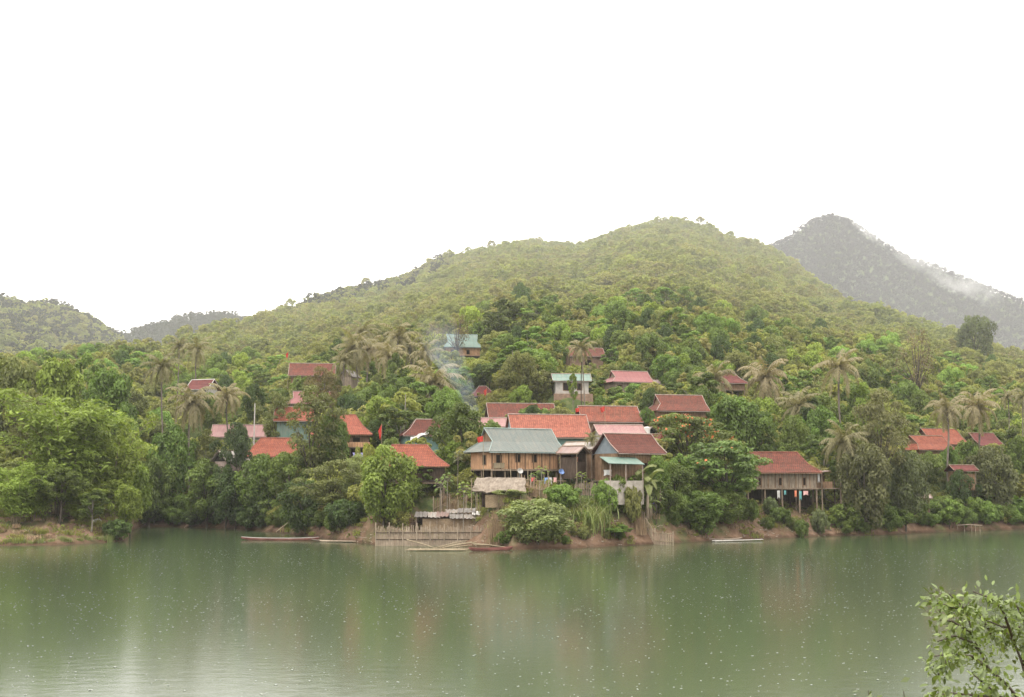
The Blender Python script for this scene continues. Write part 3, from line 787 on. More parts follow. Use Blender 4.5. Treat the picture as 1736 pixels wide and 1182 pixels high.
H2 = house('long orange red tiled house with teal wall behind the big teal roof', 928, 188, 9.9, 10.2, 14.25, 3.55, 11.6, 6.4, 12, ('gable', 'gable'), 'coral_tiles', 'teal_wall', 'grey_blue_wall', 'pale_trim', windows=[('f', .75, 1.2, 1.0, 1.1)], vis=(860, 700, 1003, 756), ohx=.3)
H3 = house('brown tiled house with grey gable and pale verge beside the lean-to shed', 1064, 161, 6.4, 7.9, 11.35, 2.55, 6.6, 5.6, 28, ('gable', 'gable'), 'brown_tiles', 'brown_boards', 'grey_blue_wall', 'pale_trim', windows=[('w', 0, 1.5, .9, 1.0), ('f', .2, 1.2, .8, 1.0)], vis=(1005, 730, 1128, 815), ohx=.4, terr=7)
pr = slab('porch_roof', [(-6.3, -5.4, 3.6), (-1.0, -5.4, 3.5), (-.7, -2.9, 4.4), (-6.1, -2.9, 4.45)], [(0, 1, 2, 3)], 'green_sheet', .07)
link('porch_roof', pr, H3)
for x in (-6.0, -3.7, -1.2):
    q = MB(); q.tube([(x, -5.2, -1.5), (x, -5.2, 3.5)], .07, 6); q.build('porch_post', 'pale_trim', H3)
pil(H3, 'porch_wall', 'stone', (-6.2, -1.1, -5.25, -5.15, -1.5, 1.45), (-6.2, -6.1, -5.15, -2.9, -1.5, 1.45))
pil(H3, 'porch_back_wall', 'brown_boards', (-6.0, -1.1, -3.2, -3.12, -.5, 4.2))
pil(H3, 'porch_floor', 'teal_trim', (-6.05, -1.15, -5.14, -3.25, 1.1, 1.4))
house('pink sheet metal roofed house squeezed between orange and brown roofs', 1048, 179, 9.2, 9.5, 14.3, 1.55, 6.0, 4.4, 10, ('gable', 'gable'), 'pink_sheet', 'plaster', vis=(1008, 718, 1083, 738))
house('weathered tile roofed house carrying red flags above the long orange roof', 1030, 208, 13.2, 14.3, 17.5, 2.75, 9.2, 5.6, 12, ('gable', 'gable'), 'salmon_tiles', 'brown_boards', vis=(973, 687, 1088, 722))
shed('dark gabled annex at the end of the weathered roof with red flags', 1078, 211, 13.5, 18.0, 1.5, 3.6, 2.6, -62, 'rust_sheet', 'grey_boards', (1062, 680, 1095, 705))
shed('low grey gabled shed beside the white water tank', 1093, 200, 12.2, 15.3, 1.1, 3.0, 2.2, -55, 'asbestos_sheet', 'grey_boards', (1080, 704, 1108, 738))
house('brown tiled house behind the flame tree and below the pink roofed one', 1146, 215, 15.2, 16.2, 19.7, 2.9, 8.6, 5.8, 14, ('gablet', 'gable'), 'weathered_tiles', 'brown_boards', vis=(1095, 668, 1175, 703))
house('pinkish red sheet roofed house high among trees above the village', 1063, 256, 24.3, 25.4, 27.9, 2.45, 8.0, 5.4, 18, ('gablet', 'gable'), 'red_sheet', 'grey_boards', vis=(1022, 627, 1103, 656), windows=[('f', -.7, .8, .8, 1.0)])
shed('small grey sheet roof tucked behind the pinkish red roof', 1103, 268, 25.5, 28.2, 1.4, 5, 3.4, 10, 'rust_sheet', 'grey_boards', (1092, 631, 1112, 646))
H8 = house('small blue grey sheet roofed house with pale open front on an earth bank', 968, 240, 24.4, 24.7, 26.95, 1.5, 6.4, 3.6, 4, ('gable', 'gable'), 'green_sheet', 'plaster', windows=[('f', -.3, .4, 1.5, 1.4), ('f', .45, .5, .9, 1.2)], vis=(933, 633, 1004, 690), oh=.5)
pil(H8, 'retaining_bank', 'earth_wall', (-3.6, 3.9, -2.8, -2.0, -3.2, -.02))
house('earth brown house with a dark window behind a lone palm', 990, 300, 34.3, 34.6, 37.6, 2.3, 8.2, 5.5, 10, ('gable', 'gable'), 'weathered_tiles', 'earth_wall', windows=[('f', .1, .8, 1.5, 1.3)], vis=(962, 588, 1020, 630))
house('teal roofed stilt house standing highest on the wooded slope', 783, 345, 40.6, 42.3, 44.6, 3.9, 9.6, 5.6, 8, ('gablet', 'gablet'), 'green_sheet', 'warm_boards', vis=(753, 564, 815, 612), windows=[('f', -.6, .4, .8, 1.1), ('f', .3, .4, .8, 1.1)], trim='teal_trim')
house('small dark red tiled house behind the rising smoke', 818, 265, 21.8, 23.0, 25.6, 2.3, 5.2, 4.6, 12, ('hip', 'hip'), 'dark_red_tiles', 'dark_wood', vis=(803, 653, 843, 688), windows=[('f', 0, .4, .8, 1.1)])
house('long rust coloured tiled house half hidden by shrubs behind the long orange roof', 882, 229, 15.6, 16.6, 18.9, 3.1, 11.4, 6, 8, ('gable', 'gable'), 'weathered_tiles', 'brown_boards', vis=(826, 684, 880, 705))
house('small pink tiled house beside the mango tree under the smoke', 826, 214, 14, 14.5, 17.0, 1.6, 6, 4, 8, ('gable', 'gable'), 'pink_sheet', 'plaster', vis=(800, 706, 852, 720))
house('brown tiled house with teal wall beside a grey tarpaulin and the mango tree', 716, 195, 11.3, 11.6, 14.8, 2.6, 6.0, 5, 14, ('hip', 'gable'), 'brown_tiles', 'teal_wall', vis=(682, 708, 730, 752))
house('orange tiled stilt house beside the yellow green tree by the water', 694, 166, 6.2, 7.6, 9.75, 2.85, 9.4, 6.0, 4, ('hip', 'hip'), 'orange_tiles', 'dark_wood', vis=(668, 752, 757, 797), trim='red_trim')
H15 = house('bright orange tiled stilt house with wooden balcony behind the flag pole', 580, 201, 10.4, 13.1, 15.15, 3.3, 8.8, 5.8, 5, ('hip', 'hip'), 'bright_tiles', 'brown_boards', vis=(592, 700, 632, 772), trim='red_trim', windows=[('f', .55, .3, 1.1, 1.3)])
pil(H15, 'balcony_railing', 'warm_boards', (-4.4, 4.6, -4.3, -4.2, 2.75, 3.5)); pil(H15, 'balcony_deck', 'post_wood', (-4.5, 4.7, -4.35, -3.05, 2.6, 2.72))
house('orange tiled house spread behind the dark trunked rain tree', 468, 209, 8.6, 9.2, 11.75, 3.2, 10.2, 6.4, 6, ('hip', 'hip'), 'orange_tiles', 'brown_boards', vis=(412, 745, 480, 776), trim='red_trim')
shed('white tin roofed shed with black gable and pinkish wall', 391, 204, 8.4, 11.0, 1.7, 4.0, 3.6, 48, 'tin_sheet', 'pink_plaster', (366, 762, 412, 786))
house('teal walled house glimpsed through the branches of the rain tree', 500, 223, 11.8, 14.4, 18.4, 2.6, 6.0, 4.8, 6, ('gable', 'gable'), 'orange_tiles', 'green_sheet', vis=(474, 708, 520, 742))
house('pink sheet roofed house behind the round dark green tree', 408, 228, 12.4, 12.8, 15.7, 2.3, 9.0, 5, 4, ('gable', 'gable'), 'pink_sheet', 'plaster', vis=(362, 718, 455, 730))
house('red sheet roofed house uphill behind the rain tree crown', 533, 250, 19.4, 20.4, 23.1, 2.6, 9.6, 5.6, 4, ('gablet', 'gablet'), 'red_sheet', 'grey_boards', vis=(488, 662, 514, 688))
KEEP.append((555, 662, 578, 690, 245))
house('faded brown tiled house uphill beside the small grey hut', 530, 285, 28.2, 29.2, 31.6, 3.1, 9.4, 6, 6, ('gable', 'gable'), 'weathered_tiles', 'brown_boards', vis=(490, 615, 560, 634))
shed('small grey plank hut with steep gable among slender palms', 592, 270, 27.2, 30.2, 1.6, 3.6, 3.2, 70, 'asbestos_sheet', 'grey_boards', (577, 625, 610, 664), gm='grey_boards')
house('small red roofed house with white gable trim behind drooping palms', 344, 250, 23.2, 23.8, 26.0, 2.1, 4.2, 4, -20, ('gable', 'gable'), 'dark_red_tiles', 'plaster', vis=(330, 651, 362, 668), trim='white_paint')
H23 = house('grey plank stilt house with rusty red tiled roof on tall posts above the bare bank', 1320, 184, 4.35, 6.75, 9.0, 3.0, 10.2, 5.8, -3, ('gablet', 'hip'), 'weathered_tiles', 'grey_boards', posts=5, windows=[('f', -.62, .45, .38, 1.0), ('f', -.05, .45, .38, 1.0), ('f', .62, .45, .38, 1.0)], vis=(1288, 764, 1418, 856), oh=.8, terr=8, trim='red_trim', flare=.13)
bt = MB()
for i in range(11):
    x = -5.0 + 10.0 * i / 10; bt.box(x - .055, x + .055, -2.99, -2.903, 2.45, 4.6)
bt.build('batten', 'brown_boards', H23)
pil(H23, 'sill_beam', 'post_wood', (-5.2, 5.2, -3.0, -2.91, 2.2, 2.44))
dk = MB(); dk.box(5.23, 8.6, -2.6, 2.0, 2.27, 2.41); dk.build('side_deck', 'post_wood', H23)
for (x, y) in ((5.8, -2.5), (8.5, -2.5), (8.5, 1.9), (5.8, 1.9)):
    q = MB(); q.tube([(x, y, -1.5), (x, y, 3.5 if x > 6 else 4.5)], .1, 7); q.build('post', 'post_wood', H23)
link('side_roof', slab('side_roof', [(5.2, -2.6, 4.65), (7.1, -2.6, 4.9), (7.1, 2.0, 5.05), (5.2, 2.0, 5.05)], [(0, 1, 2, 3)], 'rust_sheet', .06), H23)
pil(H23, 'side_screen', 'brown_boards', (5.3, 7.4, -2.3, -2.22, 2.42, 3.35), (5.3, 7.0, 1.6, 1.7, 2.42, 4.65))
house('rear red tiled house of the pair under tall coconut palms', 1592, 226, 12.0, 12.4, 14.3, 2.9, 6.8, 5.4, 22, ('gable', 'gable'), 'orange_tiles', 'brown_boards', vis=(1560, 725, 1628, 752), trim='post_wood')
house('front red tiled house of the pair with lower stepped roof', 1566, 217, 10.6, 11.0, 13.1, 2.5, 7.2, 5.4, 24, ('gablet', 'gable'), 'orange_tiles', 'brown_boards', vis=(1528, 737, 1612, 768), trim='post_wood')
house('small red roofed house with dark gable behind the twin palms', 1664, 231, 12.2, 12.6, 14.2, 2.4, 4.6, 4.2, 22, ('gable', 'gable'), 'dark_red_tiles', 'brown_boards', vis=(1637, 731, 1684, 758), trim='post_wood')
shed('low brick red roof showing between bushes below the red tiled pair', 1630, 200, 6.8, 9.4, .9, 3.2, 3, 5, 'dark_red_tiles', 'brown_boards', (1620, 785, 1643, 797))
house('red roofed house peeping out behind a drooping palm on the slope', 1236, 265, 26.2, 27, 28.4, 2.5, 5.6, 4.6, 6, ('hip', 'hip'), 'dark_red_tiles', 'brown_boards', vis=(1226, 629, 1252, 656))
shed('brown gabled shed half covered by the orange flowered tree', 1122, 184, 9.4, 13.2, 1.5, 3.6, 2.8, -30, 'weathered_tiles', 'brown_boards', (1110, 732, 1138, 752))

# thatched shack below the teal house
X0 = Xat(847, 152.5, 6.5); ts = thing('thatched_shack', 'open sided shack with pale ragged thatch roof below the teal roofed house', 'shack', (X0, 152.5, 5.2), R(-6))
r_ = random.Random(3); V = []; f_ = []
nx, ny = 16, 7
for j in range(ny):
    for i in range(nx):
        u, v_ = i / (nx - 1), j / (ny - 1)
        x = -3.0 + 6.0 * u + (1 - v_) * .5 * (u - .3) + (0 if 0 < i < nx - 1 else r_.uniform(-.18, .12)); y = -1.7 + 3.2 * v_; z = 1.55 + 1.5 * v_ + r_.uniform(-.06, .06) - .25 * math.sin(u * 7) * (1 - v_) * .4 - (r_.uniform(0, .22) if j == 0 else 0)
        V.append((x, y, z))
for j in range(ny - 1):
    for i in range(nx - 1): f_.append((j * nx + i, j * nx + i + 1, (j + 1) * nx + i + 1, (j + 1) * nx + i))
link('roof', slab('roof', V, f_, 'thatch', .16), ts)
V2 = [(-2.9, 3.1, 1.5), (2.9, 3.1, 1.5), (2.7, 1.45, 3.0), (-2.9, 1.45, 3.0)]
link('back_roof', slab('back_roof', V2, [(0, 1, 2, 3)], 'thatch', .14), ts)
for (x, y, h) in ((-2.6, -1.4, 1.6), (0, -1.4, 1.6), (2.7, -1.4, 1.55), (-2.6, 1.3, 2.8), (2.6, 1.3, 2.8), (-3.3, -1.2, 2.9)):
    q = MB(); q.tube([(x, y, -1), (x, y, h)], .06, 6); q.build('post', 'bamboo_pole', ts)
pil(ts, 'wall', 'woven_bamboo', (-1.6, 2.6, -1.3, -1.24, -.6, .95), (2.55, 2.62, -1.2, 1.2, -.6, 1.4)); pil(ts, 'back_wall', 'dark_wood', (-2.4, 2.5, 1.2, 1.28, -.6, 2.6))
pil(ts, 'shelf', 'bamboo_pole', (-4.0, -2.6, -1.5, -1.44, 1.7, 1.76), (-4.0, -2.6, -1.5, -1.44, 2.05, 2.1))
TERR.append((X0, 152.5, 5.2, 4.5)); FOOT.append((X0, 152.5, 4.5)); KEEP.append((800, 803, 888, 852, 150))

# waterside shack of patched sheets and woven bamboo
X1 = Xat(765, 157.5, 2.5); ws = thing('waterside_shack', 'low shack patched with corrugated sheets and woven bamboo behind the bamboo fence', 'shack', (X1, 157.5, 1.0), R(3))
r_ = random.Random(8)
def corr(x0, x1, y0, y1, z0, z1, sk=0):
    n_ = int((x1 - x0) / .07); v = []; f = []
    for i in range(n_ + 1):
        x = x0 + (x1 - x0) * i / n_; dz = .035 * math.sin(i * .9)
        v += [(x + sk, y0, z0 + dz), (x, y1, z1 + dz)]
    f = [(2 * i, 2 * i + 2, 2 * i + 3, 2 * i + 1) for i in range(n_)]
    return v, f
for q, (x0, x1, y0, y1, z0, z1, m_) in enumerate([(-4.5, -2.9, -1.5, .4, 2.35, 2.95, 'asbestos_sheet'), (-3.1, -1.6, -1.6, .3, 2.3, 2.9, 'tin_sheet'), (-1.8, -.2, -1.4, .5, 2.4, 2.95, 'rust_sheet'), (-.3, 1.5, -1.7, .2, 2.15, 2.75, 'asbestos_sheet'), (1.3, 3.3, -1.7, .2, 2.15, 2.7, 'tin_sheet'), (.9, 3.2, -.1, 1.6, 2.85, 3.35, 'asbestos_sheet'), (-.8, 1.0, .0, 1.7, 2.8, 3.2, 'tin_sheet'), (2.7, 3.7, -1.2, .9, 2.6, 3.0, 'white_paint')]):
    v, f = corr(x0, x1, y0, y1, z0, z1, r_.uniform(-.25, .25)); link('roof_sheet', slab('roof_sheet', v, f, m_, .015), ws)
pil(ws, 'wall', 'woven_bamboo', (-3.6, 3.3, -1.1, -1.04, -.9, 2.1)); pil(ws, 'end_wall', 'dark_wood', (-4.3, -4.2, -1.0, 1.0, -.9, 2.4), (3.3, 3.38, -1.0, 1.0, -.9, 2.1), (-4.2, 3.3, 1.0, 1.08, -.9, 2.5))
for x in (-4.4, -1.8, .3, 3.4):
    q = MB(); q.tube([(x, -1.2, -1.2), (x, -1.2, 2.3)], .06, 6); q.build('post', 'old_bamboo', ws)
TERR.append((X1, 158.5, 1.3, 4.2)); FOOT.append((X1, 157.5, 5)); KEEP.append((705, 862, 822, 925, 152))
# ------------------------------------------------------------------ ground, river
az = np.concatenate([np.arange(-800, -100, 25), np.arange(-100, 1850, 5.0), np.arange(1850, 2600, 25)])
ys = np.concatenate([np.arange(132, 260, 1.3), np.geomspace(260, 2500, 150)])
AZ, YS = np.meshgrid(az, ys)
XX = (AZ - CX) / F * YS * 1.004
ZZ = height(XX.ravel(), YS.ravel())
nyy, nxx = AZ.shape
ii = np.arange(nyy * nxx).reshape(nyy, nxx)
q = np.stack([ii[:-1, :-1], ii[:-1, 1:], ii[1:, 1:], ii[1:, :-1]], -1).reshape(-1, 4)
g_ = link('hillside', mesh_np('hillside', np.stack([XX.ravel(), YS.ravel(), ZZ], 1), q, 'soil_and_grass', smooth=True)); g_['kind'] = 'structure'
wt = MB(); wt.add([(-2600, -400, 0), (2600, -400, 0), (2600, 2600, 0), (-2600, 2600, 0)], [(0, 1, 2, 3)])
wt = wt.build('river_water', 'river_water'); wt['kind'] = 'structure'
# the bank the photograph was taken from
xs_ = np.linspace(-260, 260, 105); yy_ = np.concatenate([np.linspace(-120, 0, 20), np.linspace(1.5, 40, 30)])
XN, YN = np.meshgrid(xs_, yy_)
ZN = np.where(YN < 1, 6.3 + np.sin(XN * .07) * .4 - YN * .004, 6.3 - (YN - 1) * .33 + np.sin(XN * .3 + YN * .4) * .25) ; ZN = np.maximum(ZN, -2)
ii = np.arange(XN.size).reshape(XN.shape); q = np.stack([ii[:-1, :-1], ii[:-1, 1:], ii[1:, 1:], ii[1:, :-1]], -1).reshape(-1, 4)
nb = link('near_bank', mesh_np('near_bank', np.stack([XN.ravel(), YN.ravel(), ZN.ravel()], 1), q, 'soil_and_grass', smooth=True)); nb['kind'] = 'structure'

# ------------------------------------------------------------------ fences, poles, boats and small things
def at(px, Y, dz=0):
    z = gz(Xat(px, Y, 2), Y); X = Xat(px, Y, z)
    return Vector((X, Y, max(gz(X, Y), 0) + dz))
r_ = random.Random(21)
def picket_fence(label, name, pts, hgt, spacing, m_, rails, base=None, thick=.035, cat='fence', jit=.18, board=False):
    """pts: ground points; one fence with pickets, rails and posts as its parts"""
    root = thing(name, label, cat, pts[0]); o = Vector(pts[0]); pk = MB(); rl = {q: [] for q in rails}; ps = []
    for a, b in zip(pts[:-1], pts[1:]):
        a, b = Vector(a), Vector(b); L = (b - a).length; n_ = max(2, int(L / spacing)); d = (b - a).normalized(); s = Vector((-d.y, d.x, 0))
        for i in range(n_):
            p_ = a.lerp(b, i / n_) - o; h = hgt * (1 + r_.uniform(-jit, jit * .6)); tip = Vector((r_.uniform(-.07, .07), r_.uniform(-.05, .05), h))
            if board:
                wv = d * spacing * .46; pk.add([p_ - wv + Vector((0, 0, -.4)), p_ + wv + Vector((0, 0, -.4)), p_ + wv + tip, p_ - wv + tip] + [x + s * .03 for x in (p_ - wv + Vector((0, 0, -.4)), p_ + wv + Vector((0, 0, -.4)), p_ + wv + tip, p_ - wv + tip)], [(0, 1, 2, 3), (7, 6, 5, 4), (0, 4, 5, 1), (1, 5, 6, 2), (2, 6, 7, 3), (3, 7, 4, 0)])
            else: pk.tube([p_ + Vector((0, 0, -.4)), p_ + tip], thick * r_.uniform(.7, 1.2), 5)
        ps += [a - o] if L > 1 else []
        for q in rails: rl[q] += [a - o + Vector((0, -.07, hgt * q))]
    ps.append(Vector(pts[-1]) - o)
    for q in rails: rl[q].append(Vector(pts[-1]) - o + Vector((0, -.07, hgt * q)))
    pk.build('picket', m_, root)
    for q in rails:
        t = MB(); t.tube(rl[q], .05, 5); t.build('rail', 'dark_wood' if 'waterside' in label else 'bamboo_pole', root)
    for p_ in ps:
        t = MB(); t.tube([p_ + Vector((0, -.12, -1)), p_ + Vector((r_.uniform(-.06, .06), -.12, hgt * r_.uniform(1.05, 1.35)))], .065, 6); t.build('post', 'old_bamboo', root)
    return root
def line(px0, px1, Y0, Y1, n_, z=None):
    out = []
    for i in range(n_):
        u = i / (n_ - 1); Y = Y0 + (Y1 - Y0) * u; px = px0 + (px1 - px0) * u
        zz = z if z is not None else max(0, gz(Xat(px, Y, 2), Y)); out.append(Vector((Xat(px, Y, zz), Y, zz)))
    return out
picket_fence('long waterside bamboo fence of upright sticks around the patched shack', 'bamboo_fence', line(637, 822, 151.4, 151.8, 9, .0), 2.2, .062, 'old_bamboo', (.35, .72), jit=.25, thick=.045)
picket_fence('weathered plank fence above the maize on the bank', 'plank_fence', line(976, 1048, 158, 158, 6), 1.6, .22, 'grey_boards', (.5,), board=True, jit=.12)
picket_fence('brown plank fence behind the banana plants under the flame tree', 'plank_fence', line(1090, 1148, 161, 163, 5), 1.9, .2, 'brown_boards', (.5,), board=True, jit=.1)
picket_fence('tall dry stick fence below the teal roofed house', 'stick_fence', line(884, 930, 156.5, 157, 4), 2.0, .1, 'dry_stalk', (.5,), jit=.3)
picket_fence('bamboo slat fence stepping down the bank into the water', 'bamboo_fence', [at(1078, 158.5), at(1092, 156.8), at(1110, 155), at(1124, 153.4), Vector((Xat(1141, 152, 0), 152, 0))], 1.5, .16, 'old_bamboo', (.3, .95), jit=.12)
picket_fence('dark bamboo wall screen behind the papaya trees', 'bamboo_fence', line(735, 790, 160.5, 161, 5), 2.6, .13, 'brown_boards', (.6,), jit=.1)
# drying rack of poles with washing in front of the teal house
rk = thing('drying_rack', 'pole drying rack with washing in front of the teal roofed house', 'rack', at(915, 160)); o = rk.location
t = MB(); A, B = at(876, 160, 1.75) - o, at(960, 160, 1.75) - o; t.tube([A, (A + B) / 2 + Vector((0, 0, -.08)), B], .05, 6); t.build('rail', 'bamboo_pole', rk)
for i, px in enumerate((868, 894, 911, 930, 950)):
    p_ = at(px, 160.1) - o; t = MB(); t.tube([p_ + Vector((0, 0, -.6)), p_ + Vector((r_.uniform(-.25, .1), 0, (3.2, 3.0, 1.9, 2.9, 1.8)[i]))], .055, 6); t.build('post', 'bamboo_pole', rk)
def cloth(label, px, Y, z, wd, h, m_, group='washing hung out to dry'):
    v = []; n_, k = 7, 5
    X = Xat(px, Y, z)
    for j in range(k):
        for i in range(n_):
            u = i / (n_ - 1) - .5; s = j / (k - 1); v.append((u * wd * (1 - .12 * math.sin(s * 3)), .06 * math.sin(u * 14 + s * 2) * s, -s * h * (1 - .12 * math.cos(u * 5))))
    f = [(j * n_ + i, j * n_ + i + 1, (j + 1) * n_ + i + 1, (j + 1) * n_ + i) for j in range(k - 1) for i in range(n_ - 1)]
    o_ = link('hanging_cloth', slab('hanging_cloth', v, f, m_, .02), None, (X, Y, z)); tag(o_, label, 'cloth', group)
zr_ = rk.location.z + 1.72
for px, wd, h, m_, lb in ((884, .5, .6, 'cloth_dark', 'dark shirt drying on the pole rack beside the white dish'), (926, .45, .75, 'cloth_blue', 'blue shirt drying on the pole rack'), (933, .45, .85, 'cloth_white', 'white cloth drying beside the blue shirt'), (941, .4, .6, 'cloth_pink', 'pink cloth drying on the pole rack'), (904, .5, .5, 'cloth_red', 'dull red cloth drying in the middle of the pole rack')):
    cloth(lb, px, 159.9, zr_, wd, h, m_)
for px, z, wd, h, m_, lb in ((1320, 6.4, .45, 1.1, 'cloth_white', 'long white cloth hanging under the grey plank house'), (1331, 6.4, .3, .6, 'cloth_teal', 'short teal cloth hanging under the grey plank house'), (1349, 6.4, .35, .9, 'cloth_orange', 'orange cloth hanging beneath the plank house floor'), (1357, 6.3, .35, 1.2, 'cloth_teal', 'long teal cloth hanging beneath the plank house'), (1366, 6.35, .75, .6, 'cloth_pink', 'wide pink cloth hanging beneath the plank house'), (1388, 8.9, .35, 1.3, 'cloth_white', 'white cloth hung by the plank house side deck')):
    cloth(lb, px, 180.7, z, wd, h, m_)
for px, z, wd, h, m_, lb in ((957, 10.9, .5, 1.0, 'cloth_dark', 'dark cloth hanging on the balcony of the teal house'), (963, 10.2, .4, .5, 'cloth_teal', 'teal cloth over the balcony rail of the teal house'), (986, 10.2, .8, .45, 'cloth_red', 'red cloth on the balcony of the teal house'), (977, 10.9, .45, .8, 'cloth_orange', 'orange cloth hung under the rust sheet porch')):
    cloth(lb, px, 161.6, z, wd, h, m_)
cloth('pale cloth hanging under the green porch roof', 1030, 155.4, 9.2, 1.0, .7, 'cloth_white')
cloth('blue tarpaulin scrap on the slope beyond the banana plants', 1104, 160, at(1104, 160).z + 1.6, 1.0, .5, 'cloth_purple'); cloth('violet washing beneath the bright orange stilt house', 610, 186, 12.0, 2.2, .7, 'cloth_purple')
def dish(label, px, Y, z, m_):
    root = thing('satellite_dish', label, 'dish', (Xat(px, Y, z), Y, z)); v = [(0, 0, 0)]; f = []; n_ = 16
    for j in (1, 2, 3):
        for i in range(n_): a = 2 * math.pi * i / n_; v.append((j * .13 * math.cos(a), -.03 * j * j, j * .13 * math.sin(a)))
    f += [(0, 1 + i, 1 + (i + 1) % n_) for i in range(n_)]
    for j in (0, 1): f += [(1 + j * n_ + i, 1 + (j + 1) * n_ + i, 1 + (j + 1) * n_ + (i + 1) % n_, 1 + j * n_ + (i + 1) % n_) for i in range(n_)]
    d_ = link('reflector', slab('reflector', v, f, m_, .03), root); d_.rotation_euler = (R(-25), 0, R(20))
    t = MB(); t.tube([(0, .05, -2.2), (0, .05, 0)], .03, 6); t.build('mast', 'steel', root); t = MB(); t.tube([(0, -.2, -.55), (0, -.7, 0)], .02, 5); t.build('arm', 'steel', root)
dish('pale satellite dish under the floor of the teal roofed house', 881, 161.5, 9.0, 'dish_white'); dish('blue satellite dish below the balcony of the teal roofed house', 951, 161, 8.9, 'dish_blue')
def flag(label, px, Y, top, h, wd, hang, group='red flags on bamboo poles'):
    base = at(px, Y); z1 = P(px, top, Y).z; root = thing('flag_pole', label, 'flag', base, 0, group); L = z1 - base.z
    t = MB(); t.tube([(0, 0, -.4), (.03, 0, L / 2), (0, 0, L)], [.055, .045, .03], 6); t.build('pole', 'bamboo_pole', root)
    v = []; n_, k = 6, 5
    for j in range(k):
        for i in range(n_):
            u, s = i / (n_ - 1), j / (k - 1); v.append((-u * wd * (1 - hang * .7 * s), .09 * math.sin(u * 7 + s), L - .05 - s * h - u * h * hang))
    f = [(j * n_ + i, j * n_ + i + 1, (j + 1) * n_ + i + 1, (j + 1) * n_ + i) for j in range(k - 1) for i in range(n_ - 1)]
    link('cloth', slab('cloth', v, f, 'flag_cloth', .02), root)
flag('red flag blowing from a tall pole before the teal roof gable', 819, 161, 738, .7, .85, .35)
flag('limp red flag on a pole above the yellow green tree', 646, 176, 718, 1.3, .5, .8)
flag('faded red flag on a thin pole high beyond the brown roof', 486, 278, 596, 1.0, .55, .6)
flag('small red flag before the dark red roof near the smoke', 825, 243, 658, 1.0, .6, .6)
flag('red flag on a pole before the middle of the weathered roof', 1026, 202, 688, .75, .8, .5)
flag('red flag at the end of the weathered tile roof', 983, 200, 691, .6, .7, .2)
flag('red flag hanging above the orange flowered tree', 1119, 195, 711, 1.0, .5, .7)
def pole(label, px, Y, top, m_='pale_bark', rad=.09, name='wooden_pole', group=None):
    b = at(px, Y); L = P(px, top, Y).z - b.z; t = MB(); t.tube([(0, 0, -.5), (r_.uniform(-.1, .1), 0, L * .5), (r_.uniform(-.15, .15), 0, L)], [rad, rad * .9, rad * .75], 7)
    o_ = t.build(name, m_, None, b); tag(o_, label, 'pole', group)
pole('pale concrete pole by the pink sheet roof', 430, 212, 684, 'plaster', .13); pole('thin pale bare trunk behind the brown roof with teal wall', 686, 201, 668); pole('slender dark pole before the small blue grey house', 986, 231, 600, 'dark_wood', .1)
# antenna tower on the hill
A_ = at(752, 520); tw = thing('antenna_tower', 'slim white antenna mast rising from the forest', 'antenna', A_); hz = P(752, 507, 520).z - A_.z
t = MB()
for (dx, dy) in ((-.35, -.2), (.35, -.2), (0, .4)): t.tube([(dx, dy, -1), (dx * .6, dy * .6, hz)], .06, 5)
for i in range(12): t.tube([(-.33, -.2, hz * i / 12), (.33, -.2, hz * (i + 1) / 12)], .035, 4)
t.build('mast', 'white_paint', tw)
for dx in (-.9, .0, .9): t = MB(); t.box(dx - .18, dx + .18, -.5, -.3, hz - 2.6, hz + .2); t.build('antenna_panel', 'white_paint', tw)
# water tank
tkp = Vector((Xat(1097, 197, 13), 197, at(1097, 197).z)); tk = thing('water_tank', 'white upright water tank below the small grey gabled shed', 'tank', tkp); zt_ = P(1097, 724, 197).z - tkp.z
t = MB(); t.tube([(0, 0, zt_ - 1.25), (0, 0, zt_ - 1.2), (0, 0, zt_ - .15), (0, 0, zt_)], [.45, .5, .5, .3], 16); t.build('drum', 'white_paint', tk, smooth=False)
t = MB(); t.tube([(0, 0, zt_ - .001), (0, 0, zt_ + .08)], .16, 10); t.build('lid', 'steel', tk)
for (dx, dy) in ((-.4, -.4), (.4, -.4), (.4, .4), (-.4, .4)): t = MB(); t.tube([(dx, dy, -.6), (dx, dy, zt_ - 1.25)], .06, 5); t.build('leg', 'steel', tk)
t = MB(); v, f_ = [], []
for j in range(5):
    for i in range(9): v.append((i * .4 - 1.6, j * .6 - 1.2, .9 - .5 * abs(j - 2) ** .8 * .6 + .12 * math.sin(i * 1.7 + j) + i * .16))
f_ = [(j * 9 + i, j * 9 + i + 1, (j + 1) * 9 + i + 1, (j + 1) * 9 + i) for j in range(4) for i in range(8)]
tp = link('tarpaulin', slab('tarpaulin', v, f_, 'tarp', .03), None, (Xat(714, 189, 14), 189, P(714, 752, 189).z)); tag(tp, 'crumpled grey tarpaulin slung by the brown roofed house with teal wall', 'tarpaulin')

